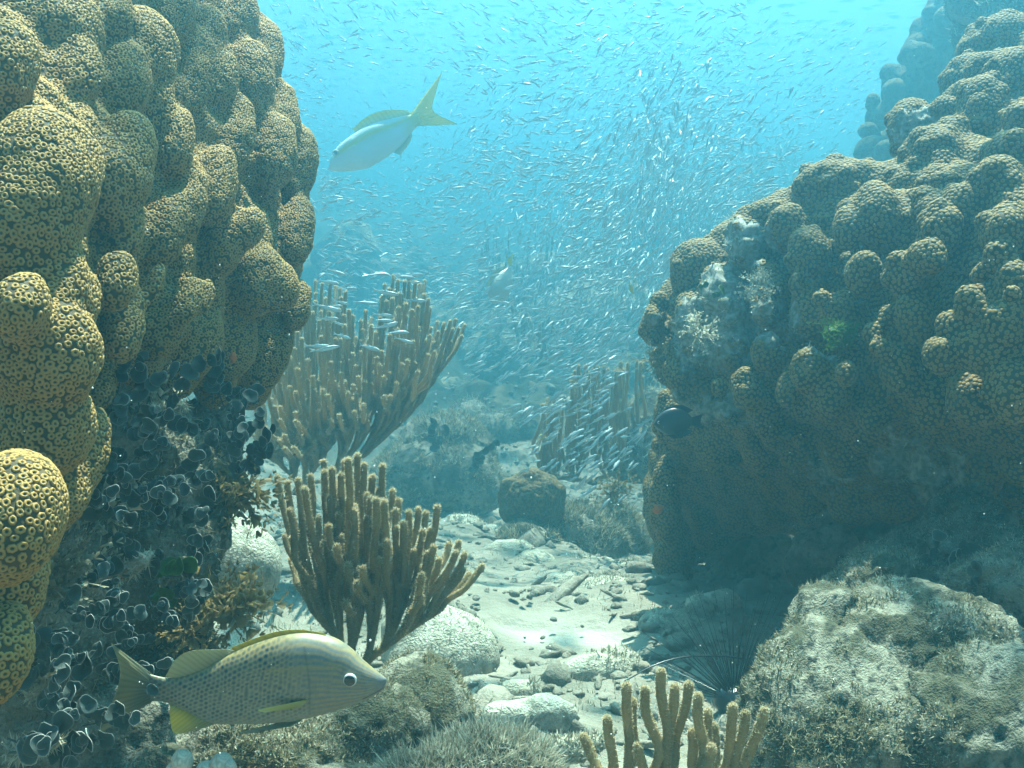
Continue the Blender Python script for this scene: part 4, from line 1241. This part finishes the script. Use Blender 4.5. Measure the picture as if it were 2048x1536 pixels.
far_rod(1040, 700, 5.6, 950, 1110, 440, 560, 30, 2.4, 'faint dark sea rod above the reef bank in the middle', tone=.35)
far_rod(1060, 740, 4.8, 1000, 1110, 590, 660, 12, 4.0, 'bare forked branch standing below the pale snapper', tone=.3)
far_rod(1550, 420, 8.0, 1500, 1600, 270, 330, 22, 2.2, 'dim sea rod at the top of the far reef slope', tone=.35)

# ------------------------------------------------------------------ fish
def resample(l, n):
    l = catmull(np.asarray(l, float), 10)
    s_ = np.concatenate([[0], np.cumsum(np.linalg.norm(np.diff(l, axis=0), axis=1))]); s_ /= s_[-1]
    u = np.linspace(0, 1, n)
    return np.stack([np.interp(u, s_, l[:, k]) for k in range(l.shape[1])], 1)

class Fish:
    """builds a fish from its side outline in photo pixels, at distance d; lateral axis = viewing axis turned by yaw"""
    def __init__(s, name, d, yaw, centre, label, cat='fish'):
        s.d, s.k = d, m_px(d)
        s.c = np.array(centre, float)
        s.root = empty(name, tuple(P(centre[0], centre[1], d)))
        s.root.rotation_euler = (PITCH * 0, 0, R(yaw))
        s.cy = 1 / max(math.cos(R(yaw)), 0.3)
        tag(s.root, label, cat)
    def loc(s, px, lat=0):
        """pixel point -> local coordinates (x right, y away, z up)"""
        px = np.atleast_2d(np.asarray(px, float))
        lat = np.broadcast_to(lat, (len(px),))
        return np.stack([(px[:, 0] - s.c[0]) * s.k * s.cy, lat, (s.c[1] - px[:, 1]) * s.k], 1)
    def body(s, top, bot, wide, paint, nu=260, nv=64, mat='fish', power=0.85):
        t, b = resample(top, nu), resample(bot, nu)
        c, h = (t + b) / 2, (t - b) / 2
        hl = np.linalg.norm(h, axis=1)
        u = np.linspace(0, 1, nu)
        wd = np.interp(u, *zip(*wide)) * s.k
        an = np.linspace(-np.pi / 2, 1.5 * np.pi, nv, endpoint=False)
        sa = np.sign(np.sin(an)) * np.abs(np.sin(an)) ** power
        ca = np.sign(np.cos(an)) * np.abs(np.cos(an))
        px = c[:, None] + h[:, None] * sa[None, :, None]
        V = s.loc(px.reshape(-1, 2), (wd[:, None] * ca[None]).ravel())
        U = np.repeat(u, nv); A = np.tile(sa, nu)
        col = paint(U, A, px.reshape(-1, 2))
        i = np.arange(nu - 1)[:, None] * nv; j = np.arange(nv)[None]; j2 = (j + 1) % nv
        F_ = np.stack([i + j, i + j2, i + nv + j2, i + nv + j], -1).reshape(-1, 4)
        ends = [s.loc(c[:1] + (c[0] - c[1])), s.loc(c[-1:])]
        n_ = len(V)
        V = np.concatenate([V] + ends)
        col = np.concatenate([col, col[:1], col[-1:]])
        jj = np.arange(nv)
        tr = np.concatenate([np.stack([np.full(nv, n_), (jj + 1) % nv, jj], 1), np.stack([np.full(nv, n_ + 1), (nu - 1) * nv + jj, (nu - 1) * nv + (jj + 1) % nv], 1)])
        s.wd, s.ctr, s.hl = wd, c, hl
        return mk('body', V, [F_, tr], M[mat], s.root, True, {'paint': col})
    def fin(s, name, base, edge, paint, lat=(0, 0), thick=0.0012, nb=40, ne=16, rays=0.12, nray=26):
        """thin fin between two pixel lines; lat: lateral offset (pixels) at base and edge"""
        b, e = resample(base, nb), resample(edge, nb)
        f = np.linspace(0, 1, ne)
        px = b[:, None] * (1 - f)[None, :, None] + e[:, None] * f[None, :, None]
        la = (lat[0] * (1 - f) + lat[1] * f) * s.k
        th = thick * (1 - 0.85 * f)
        U = np.repeat(np.linspace(0, 1, nb), ne); W = np.tile(f, nb)
        ray = np.abs(np.sin(U * np.pi * nray))
        th2 = np.tile(th, nb) * (0.7 + 0.6 * ray)
        L2 = np.tile(la, nb)
        Va = s.loc(px.reshape(-1, 2), L2 - th2); Vb_ = s.loc(px.reshape(-1, 2), L2 + th2)
        col = paint(U, W) * (1 - rays + rays * 2 * ray)[:, None]
        i = (np.arange(nb - 1)[:, None] * ne + np.arange(ne - 1)[None]).ravel()
        q = np.stack([i, i + 1, i + ne + 1, i + ne], 1)
        n_ = len(Va)
        edge_i = np.concatenate([np.arange(nb) * ne + ne - 1])
        qe = np.stack([edge_i[:-1], edge_i[1:], edge_i[1:] + n_, edge_i[:-1] + n_], 1)
        return mk(name, np.concatenate([Va, Vb_]), np.concatenate([q, q[:, ::-1] + n_, qe]), M['fin'], s.root, True, {'paint': np.concatenate([col, col])})
    def eye(s, px, r, lat, side=-1, pup=0.6):
        c = s.loc([px], lat * s.k * side)[0]
        V_, T_ = ICO[4]
        e = mk('eye', V_ * np.array([r, r * .45, r]) * s.k, T_, M['eye'], s.root)
        e.location = tuple(c)
        q = mk('pupil', V_ * np.array([r * pup, r * .25, r * pup]) * s.k, T_, M['pupil'], e)
        q.location = (0, side * r * .34 * s.k, 0)
        return e

def lerp3(a, b, f):
    f = np.clip(f, 0, 1)[:, None]
    return np.asarray(a)[None] * (1 - f) + np.asarray(b)[None] * f

# striped grunt in the front
gr = Fish('striped_fish', .86, 0, (530, 1360), 'blue and gold striped fish with scaly flanks swimming right across the bottom')
top = [(773, 1357), (758, 1346), (727, 1320), (700, 1293), (672, 1275), (641, 1265), (600, 1262), (556, 1269), (515, 1282), (474, 1299), (440, 1317), (402, 1339), (361, 1353), (330, 1355), (300, 1348)]
bot = [(773, 1364), (767, 1376), (756, 1387), (727, 1403), (676, 1421), (617, 1437), (556, 1446), (488, 1450), (433, 1450), (399, 1440), (365, 1421), (330, 1406), (300, 1404)]
def paint_grunt(U, A, px):
    p3 = np.stack([px[:, 0], px[:, 1], 0 * U], 1)
    wob = fbm(p3 / 60, 2, 12) * 5
    x, y = px[:, 0], px[:, 1]
    gold, blue, pale, dark = np.array([.36, .28, .14]), np.array([.18, .21, .21]), np.array([.38, .40, .33]), np.array([.10, .13, .13])
    # head: wavy lengthwise lines
    hl = np.sin((A * 7.2 + 0.35 * (x - 700) / 100 * (A < .2) + wob * .22) * 2 * np.pi)
    head = lerp3(gold, blue, np.clip(hl * 1.6 + .5, 0, 1))
    # flank: rows of scales rising to the right above, level below
    th = R(27)
    a = (x * np.cos(th) - y * np.sin(th)) / 11.0
    b = (x * np.sin(th) + y * np.cos(th)) / 8.0
    a = a + .35 * noise(p3 / 26, 5); b = b + .35 * noise(p3 / 30 + 7, 6)
    row = np.floor(b)
    fa = (a + 0.5 * (row % 2)) % 1 - .5
    fb = b - row - .5
    cell = np.clip(1.42 - np.sqrt((fa * 1.9) ** 2 + (fb * 2.0) ** 2) * 1.25, 0, 1)
    vr = 1 + .35 * hash3(row.astype(np.int64), np.floor(a + .5 * (row % 2)).astype(np.int64), row.astype(np.int64) * 0, 3)
    cell = cell * np.clip(vr, .4, 1.2)
    edge = lerp3([.46, .34, .13], [.40, .38, .27], (y - 1300) / 130)
    cen = lerp3([.05, .09, .11], [.09, .13, .13], (y - 1300) / 130)
    flank = edge * (1 - cell)[:, None] + cen * cell[:, None]
    f = np.clip((640 - x + 0.35 * (y - 1350)) / 70, 0, 1)
    c = head * (1 - f)[:, None] + flank * f[:, None]
    # golden line from the eye along the flank
    ln = np.exp(-((y - (1318 + 0.00075 * (x - 700) ** 2 * np.sign(700 - x) * .35)) / 3.5) ** 2) * (x < 690) * (x > 540)
    c = c * (1 - .6 * ln)[:, None] + np.array([.45, .32, .08]) * (.6 * ln)[:, None]
    bel = np.clip((-A - .62) / .3, 0, 1) * .75
    c = c * (1 - bel)[:, None] + pale * bel[:, None]
    tl = np.clip((370 - x) / 60, 0, 1) * .55
    c = c * (1 - tl)[:, None] + dark * tl[:, None]
    sn = np.clip((x - 745) / 25, 0, 1) * .6
    c = c * (1 - sn)[:, None] + np.array([.10, .17, .26]) * sn[:, None]
    bk = np.clip((A - .8) / .2, 0, 1) * .5
    c = c * (1 - bk)[:, None] + np.array([.33, .27, .07]) * bk[:, None]
    # mouth line
    mo = np.exp(-((y - (1372 + (773 - x) * .42)) / 1.5) ** 2) * (x > 728) * .9
    # gill cover
    gx_ = 628 - 0.0016 * (y - 1365) ** 2
    gi = np.exp(-((x - gx_) / 2.6) ** 2) * (np.abs(A) < .8) * .28
    c = c * (1 - np.maximum(mo, gi))[:, None]
    c = .85 * c + .15 * c.mean(1, keepdims=True)
    return np.clip(c * .74 * (.93 + .14 * fbm(p3 / 4.0, 2, 9))[:, None], 0, 1)
gr.body(top, bot, [(0, 3), (.03, 11), (.1, 24), (.25, 40), (.4, 46), (.6, 38), (.8, 20), (.93, 10), (1, 7)], paint_grunt, 560, 150)
yel = lambda U, W: lerp3([.26, .25, .10], [.34, .33, .14], W)
gr.fin('dorsal_fin', [(361, 1356), (400, 1342), (440, 1318), (474, 1300)], [(331, 1353), (352, 1318), (385, 1300), (455, 1296)], lambda U, W: lerp3([.30, .30, .20], [.40, .39, .24], W), rays=.10)
gr.fin('spiny_dorsal_fin', [(474, 1300), (515, 1283), (556, 1270), (600, 1263), (655, 1269)], [(462, 1294), (512, 1274), (556, 1260), (602, 1256), (650, 1263)], lambda U, W: lerp3([.34, .28, .06], [.46, .38, .08], W), nray=11)
gr.fin('tail_fin', [(304, 1349), (300, 1362), (299, 1376), (300, 1390), (304, 1404)], [(226, 1284), (240, 1330), (236, 1372), (216, 1420), (194, 1472)], lambda U, W: lerp3([.18, .20, .15], [.30, .29, .17], W), thick=.002)
gr.fin('anal_fin', [(336, 1410), (365, 1424), (399, 1442), (430, 1451)], [(338, 1412), (338, 1450), (348, 1472), (392, 1464)], lambda U, W: lerp3([.30, .32, .20], [.50, .46, .10], 1 - np.abs(U - .35) * 1.6))
gr.fin('pelvic_fin', [(560, 1446), (575, 1446), (595, 1442), (608, 1438)], [(478, 1460), (500, 1462), (535, 1456), (585, 1447)], lambda U, W: lerp3([.34, .34, .22], [.36, .36, .24], W), lat=(-6, -20))
gr.fin('pectoral_fin', [(623, 1381), (619, 1388), (613, 1393), (603, 1397)], [(532, 1392), (534, 1394), (537, 1395), (545, 1397)], lambda U, W: lerp3([.55, .48, .16], [.70, .60, .20], W), lat=(-44, -66), nray=8)
gr.eye((706, 1345), 13.5, 35, pup=.80)

# yellow tailed snapper above
ys = Fish('yellowtail_fish', 3.0, 0, (760, 280), 'pale silver fish with yellow stripe and forked yellow tail diving at the top')
top = [(656, 333), (664, 310), (676, 292), (703, 271), (737, 251), (788, 237), (815, 231), (838, 228)]
bot = [(656, 339), (672, 342), (689, 342), (737, 334), (788, 303), (815, 277), (830, 258), (842, 247)]
def paint_ys(U, A, px):
    base = lerp3([.62, .72, .74], [.46, .62, .66], (A + .2) / 1.0)
    st = np.exp(-((A - .52 + .10 * U) / .17) ** 2) * np.clip(U * 6 - .3, 0, 1)
    w_ = np.clip((U - .78) / .2, 0, 1)
    st = np.maximum(st, w_)
    return base * (1 - st)[:, None] + np.array([.62, .55, .05]) * st[:, None]
ys.body(top, bot, [(0, 3), (.1, 12), (.35, 22), (.6, 18), (.9, 7), (1, 4)], paint_ys, 90, 32)
yl = lambda U, W: lerp3([.55, .52, .08], [.62, .58, .06], W)
ys.fin('dorsal_fin', [(712, 266), (745, 248), (788, 238), (828, 230)], [(705, 258), (735, 234), (770, 222), (815, 222)], lambda U, W: lerp3([.40, .50, .40], [.60, .58, .10], W))
ys.fin('tail_fin', [(822, 229), (829, 236), (832, 244), (834, 253)], [(886, 146), (872, 190), (868, 224), (916, 249)], yl, thick=.003)
ys.fin('anal_fin', [(782, 302), (796, 290), (808, 278), (818, 266)], [(800, 310), (812, 296), (820, 284), (826, 270)], lambda U, W: lerp3([.45, .5, .4], [.5, .5, .3], W))
ys.eye((673, 307), 7, 13, pup=.55)

# pale fish in the middle, facing down towards the camera
ps = Fish('pale_snapper', 3.1, 40, (1002, 568), 'pale blunt fish hanging head down in the middle of the school')
ps.body([(984, 603), (977, 585), (984, 562), (998, 545), (1012, 537), (1020, 531)], [(988, 608), (1008, 601), (1020, 580), (1024, 560), (1023, 545), (1022, 533)],
        [(0, 3), (.15, 10), (.4, 15), (.7, 10), (1, 3)], lambda U, A, px: lerp3([.50, .55, .48], [.40, .46, .42], A), 60, 24)
ps.fin('tail_fin', [(1018, 534), (1020, 532), (1021, 532), (1023, 534)], [(1012, 508), (1016, 514), (1020, 514), (1026, 506)], yl, nb=14, ne=8, nray=8)
ps.fin('dorsal_fin', [(980, 575), (986, 560), (998, 546), (1012, 538)], [(974, 570), (980, 554), (994, 540), (1010, 532)], lambda U, W: lerp3([.45, .48, .35], [.5, .5, .3], W), nb=16, ne=6)
ps.eye((999, 578), 4.0, 12, pup=.8)

# dark fish half hidden behind the right coral
df = Fish('dark_damselfish', 1.84, 0, (1338, 842), 'round blackish fish half hidden behind the left edge of the right coral')
dk = lambda U, A, px: lerp3([.012, .018, .026], [.02, .026, .034], A)
df.body([(1308, 847), (1316, 832), (1330, 820), (1350, 815), (1370, 822), (1384, 834)], [(1308, 850), (1318, 860), (1334, 869), (1352, 870), (1370, 862), (1384, 850)], [(0, 3), (.2, 9), (.5, 11), (1, 3)], dk, 60, 24)
dkf = lambda U, W: lerp3([.014, .02, .028], [.02, .026, .034], W)
df.fin('dorsal_fin', [(1322, 827), (1340, 818), (1358, 817), (1376, 826)], [(1324, 822), (1342, 812), (1364, 810), (1386, 820)], dkf, nb=16, ne=6)
df.fin('anal_fin', [(1334, 868), (1346, 870), (1360, 867), (1374, 859)], [(1338, 873), (1350, 877), (1368, 875), (1386, 862)], dkf, nb=16, ne=6)
df.fin('tail_fin', [(1382, 835), (1384, 840), (1384, 845), (1382, 850)], [(1406, 828), (1402, 838), (1402, 848), (1406, 858)], dkf, nb=12, ne=6)
df.eye((1317, 844), 3.2, 7.5, pup=.7)

def small_fish(name, px, d, L, ang, yaw, c0, c1, label, hgt=.30):
    f = Fish(name, d, yaw, px, label)
    ca, sa = math.cos(R(ang)), math.sin(R(ang))
    def rot(l): return [(px[0] + (x * ca - y * sa) * L, px[1] - (x * sa + y * ca) * L) for x, y in l]
    h = hgt / 2
    f.body(rot([(.5, .01), (.4, h * .6), (.15, h), (-.15, h * .8), (-.32, h * .3)]), rot([(.5, -.01), (.4, -h * .55), (.15, -h), (-.15, -h * .8), (-.32, -h * .3)]),
           [(0, L * .02), (.3, L * .09), (.7, L * .05), (1, L * .015)], lambda U, A, p: lerp3(c0, c1, A), 40, 20)
    f.fin('tail_fin', rot([(-.31, h * .28), (-.32, .02), (-.32, -.02), (-.31, -h * .28)]), rot([(-.5, h * .9), (-.44, .03), (-.44, -.03), (-.5, -h * .9)]), lambda U, W: lerp3(c0, c1, W), nb=12, ne=5)
    f.fin('dorsal_fin', rot([(.15, h * .96), (0, h * .92), (-.12, h * .8), (-.25, h * .45)]), rot([(.1, h * 1.2), (-.03, h * 1.3), (-.16, h * 1.2), (-.32, h * .7)]), lambda U, W: lerp3(c0, c1, W), nb=12, ne=5)
    f.eye(rot([(.36, h * .25)])[0], L * .035, L * .055, pup=.7)
small_fish('goby', (1040, 1308), 1.95, 24, -25, 0, [.10, .12, .11], [.05, .06, .06], 'tiny dark fish resting over the bright sand patch', .26)
small_fish('wrasse', (1262, 577), 2.6, 26, -68, 10, [.60, .50, .10], [.50, .42, .08], 'tiny yellow fish left of the right coral shoulder', .28)
small_fish('wrasse', (1085, 873), 2.8, 16, 170, 0, [.55, .45, .08], [.5, .40, .08], 'tiny yellow fish in front of the upright pale sea rod', .5)

# ------------------------------------------------------------------ the school of small silver fish
def silver_mesh():
    nu, nv = 11, 8
    u = np.linspace(0, 1, nu)
    h = np.interp(u, [0, .08, .2, .4, .6, .8, 1], [.008, .045, .070, .080, .068, .038, .018])
    wv = h * np.interp(u, [0, .3, 1], [.8, .62, .35])
    an = np.linspace(-np.pi / 2, 1.5 * np.pi, nv, endpoint=False)
    V = np.stack([np.repeat(.5 - u * .82, nv), (wv[:, None] * np.cos(an)[None]).ravel(), (h[:, None] * np.sin(an)[None] * np.where(np.sin(an) > 0, .9, 1.1)[None]).ravel()], 1)
    A = np.tile(np.sin(an), nu); U = np.repeat(u, nv)
    col = np.where((A > .45)[:, None], [.24, .38, .42], np.where((A > -.2)[:, None], [.66, .77, .80], [.42, .55, .60]))
    col[(U > .09) & (U < .19) & (A > .2) & (A < .8)] = [.02, .03, .04]
    i = np.arange(nu - 1)[:, None] * nv; j = np.arange(nv)[None]; j2 = (j + 1) % nv
    F_ = [np.stack([i + j, i + j2, i + nv + j2, i + nv + j], -1).reshape(-1, 4)]
    n_ = len(V)
    tail = np.array([[-.30, .006, .018], [-.30, .006, -.018], [-.5, .002, .085], [-.40, .002, 0], [-.5, .002, -.085], [-.30, -.006, .018], [-.30, -.006, -.018], [-.5, -.002, .085], [-.40, -.002, 0], [-.5, -.002, -.085],
                     [.06, .001, .065], [-.02, .001, .12], [-.08, .001, .058], [.06, -.001, .065], [-.02, -.001, .12], [-.08, -.001, .058]])
    tt = np.array([[0, 3, 2], [0, 1, 3], [1, 4, 3], [5, 7, 8], [5, 8, 6], [6, 8, 9], [10, 12, 11], [13, 14, 15]]) + n_
    V = np.concatenate([V, tail]); col = np.concatenate([col, np.tile([.45, .58, .60], (len(tail), 1))])
    return V, F_[0], tt, col
SV, SQ, ST, SC = silver_mesh()
def bent(b):
    V = SV.copy()
    V[:, 1] += b * np.sin(V[:, 0] * 5.0) * .07 + b * .25 * (V[:, 0] - .1) ** 2 * np.sign(b)
    return V
MESH = []
for k, b in enumerate((-1, -.4, .3, 1)):
    o = mk('silver_fish', bent(b), [SQ, ST], M['silver'], None, True, {'paint': SC})
    MESH.append(o.data)
    bpy.data.objects.remove(o)

school = []     # px, py, depth, length m, heading angle in picture (deg), yaw (deg), roll, region
def region(n, xf, yf, d0, d1, ang, dang, L, reg, poly=None):
    for _ in range(n):
        for _t in range(20):
            x, y = xf(), yf()
            if x < -50 or x > 2100 or y < -60: continue
            if poly and not poly(x, y): continue
            break
        d = rng.uniform(d0, d1)
        if x < 640 and y < 560: d = max(d, 1.7)
        if x > 1250 and y > 420: d = max(d, 2.5)
        q_ = np.array([[x / 260, y / 260, d * .8]])
        if reg in 'cde' and fbm(q_ * 1.7 + 9, 2, 33)[0] < rng.uniform(-.5, .12): continue
        flow = ang + dang * 2.0 * noise(q_, 71)[0]
        school.append((x, y, d, L * rng.uniform(.65, 1.2) * W(d) / d, rng.normal(flow, 11) + (180 if rng.random() < .08 else 0), rng.normal(0, 26), rng.normal(0, 14), reg))
U_ = rng.uniform
N_ = rng.normal
region(26, lambda: U_(610, 830), lambda: U_(540, 705), 1.75, 2.2, -12, 10, .050, 'a')
region(190, lambda: N_(1165, 75), lambda: N_(840, 95), 2.3, 2.85, 22, 14, .047, 'b', lambda x, y: 1000 < x < 1300 and y > 640)
region(6500, lambda: N_(1270, 165), lambda: N_(430, 160), 2.5, 5.0, 32, 30, .043, 'c', lambda x, y: x < 1720 - .9 * max(0, y - 300) and y < 720)
region(2900, lambda: U_(640, 1250), lambda: U_(300, 760), 2.5, 5.0, 8, 26, .042, 'd', lambda x, y: not (x < 930 and y > 620))
region(3200, lambda: U_(540, 1500), lambda: U_(-20, 420), 2.8, 6.0, -6, 34, .040, 'e')
region(4500, lambda: N_(1230, 180), lambda: N_(480, 150), 4.0, 5.8, 30, 28, .044, 'c', lambda x, y: x < 1650 and y < 760)
region(1200, lambda: U_(1280, 1780), lambda: U_(40, 400), 3.6, 6.0, 33, 12, .042, 'e', lambda x, y: y < 480 - .25 * (x - 1280))
region(1200, lambda: U_(1050, 1580), lambda: U_(240, 620), 3.4, 5.6, 40, 36, .044, 'c')
size = np.array([s_[3] / W(s_[2]) for s_ in school])
prio = size + np.array([1.0 if s_[7] == 'a' else .006 if s_[7] == 'b' else 0 for s_ in school])
order = np.argsort(-prio)
LB = {'a': 'slender silver fish drifting in front of the biggest brown sea rod',
      'b': 'slender silver fish of the stream above the brain coral',
      'c': 'small silver fish in the dense swarm beside the right coral',
      'd': 'small silver fish swimming over the hazy middle reef',
      'e': 'small silver fish in the bright open water at the top'}
GB = {'a': 'silver fish before the big sea rod', 'b': 'silver fish streaming over the brain coral', 'c': 'silver fish of the dense swarm', 'd': 'silver fish over the middle reef', 'e': 'silver fish in the open water'}
sv_, sq_, st_, sc_, so = [], [], [], [], 0
for rank, k in enumerate(order):
    x, y, d, L, ang, yaw, roll, reg = school[k]
    a = R(ang)
    fx = RT * math.cos(a) * math.cos(R(yaw)) + UP * math.sin(a) * math.cos(R(yaw)) + FW * math.sin(R(yaw))
    up = UP * math.cos(a) - RT * math.sin(a)
    if math.cos(a) < 0: up = -up
    up = up * math.cos(R(roll)) + FW * math.sin(R(roll))
    sy = np.cross(up, fx); sy /= np.linalg.norm(sy); up = np.cross(fx, sy)
    pos = P(x, y, d)
    if pos[2] > WATER_TOP - 0.08: continue
    if 640 < x < 930 and 135 < y < 350 and d < 3.9: continue
    if rank < 296:
        o = bpy.data.objects.new('silver_fish', MESH[k % 4])
        C.objects.link(o)
        Mx = Matrix(((fx[0] * L, sy[0] * L, up[0] * L, pos[0]), (fx[1] * L, sy[1] * L, up[1] * L, pos[1]), (fx[2] * L, sy[2] * L, up[2] * L, pos[2]), (0, 0, 0, 1)))
        o.matrix_world = Mx
        tag(o, LB[reg], 'fish', GB[reg])
    else:
        V_ = bent((-1, -.4, .3, 1)[k % 4]) * L
        sv_.append(pos + V_[:, :1] * fx + V_[:, 1:2] * sy + V_[:, 2:] * up)
        sq_.append(SQ + so); st_.append(ST + so); sc_.append(SC); so += len(SV)
o = mk('silver_fish_school', np.concatenate(sv_), [np.concatenate(sq_), np.concatenate(st_)], M['silver'], None, True, {'paint': np.concatenate(sc_)})
tag(o, 'countless tiny silver fish schooling through the blue water', 'fish school', kind='stuff')

# ------------------------------------------------------------------ long spined sea urchin
ur = empty('sea_urchin', tuple(P(1468, 1400, 1.62)))
tag(ur, 'black long spined sea urchin in the dark hollow below the right coral', 'sea urchin')
uo = np.array(ur.location)
V_, T_ = ICO[4]
mk('body', V_ * np.array([.034, .034, .026]) * (1 + .05 * noise(V_ * 6, 3))[:, None], T_, M['urchin'], ur)
for k in range(92):
    a = R(rng.uniform(15, 165)) if k < 62 else R(rng.uniform(60, 125))
    if k < 18: a = R(rng.uniform(105, 165))
    v_ = RT * math.cos(a) + UP * math.sin(a) - FW * rng.normal(.05, .35)
    v_ /= np.linalg.norm(v_)
    L = rng.uniform(.11, .20)
    pts = np.array([v_ * .022, v_ * L * .5 + np.array([0, 0, rng.normal(0, .002)]), v_ * L])
    Vs, Fs, _ = tube(catmull(pts, 3), np.linspace(.0011, .00035, 7), 5)
    mk('spine', Vs, Fs, M['urchin'], ur)
pts = catmull([P(1490, 1318, 1.62), P(1440, 1312, 1.6), P(1370, 1314, 1.58), P(1310, 1330, 1.56), P(1250, 1362, 1.54)], 6)
V_, F_, _ = tube(pts, np.linspace(.0022, .0012, len(pts)), 6)
o = mk('sea_whip', V_ - pts[0], F_, M['urchin']); o.location = tuple(pts[0])
tag(o, 'single thin dark sea whip arching left across the urchin spines', 'sea whip')

# ------------------------------------------------------------------ drifting specks
mb = MB()
V_, T_ = ICO[1]
for k in range(900):
    d = rng.uniform(.5, 3.0) if k % 3 else rng.uniform(.45, 1.1)
    p = P(rng.uniform(-40, 2090), rng.uniform(-20, 1560), d)
    if p[2] < .02: continue
    r_ = rng.lognormal(-8.05, .35)
    mb.add(p + V_ * r_ * np.array([1, 1, rng.uniform(.6, 1.4)]), None, T_)
o = mb.build('marine_snow', M['speck'])
tag(o, 'tiny pale specks drifting everywhere in the water', 'specks', kind='stuff')
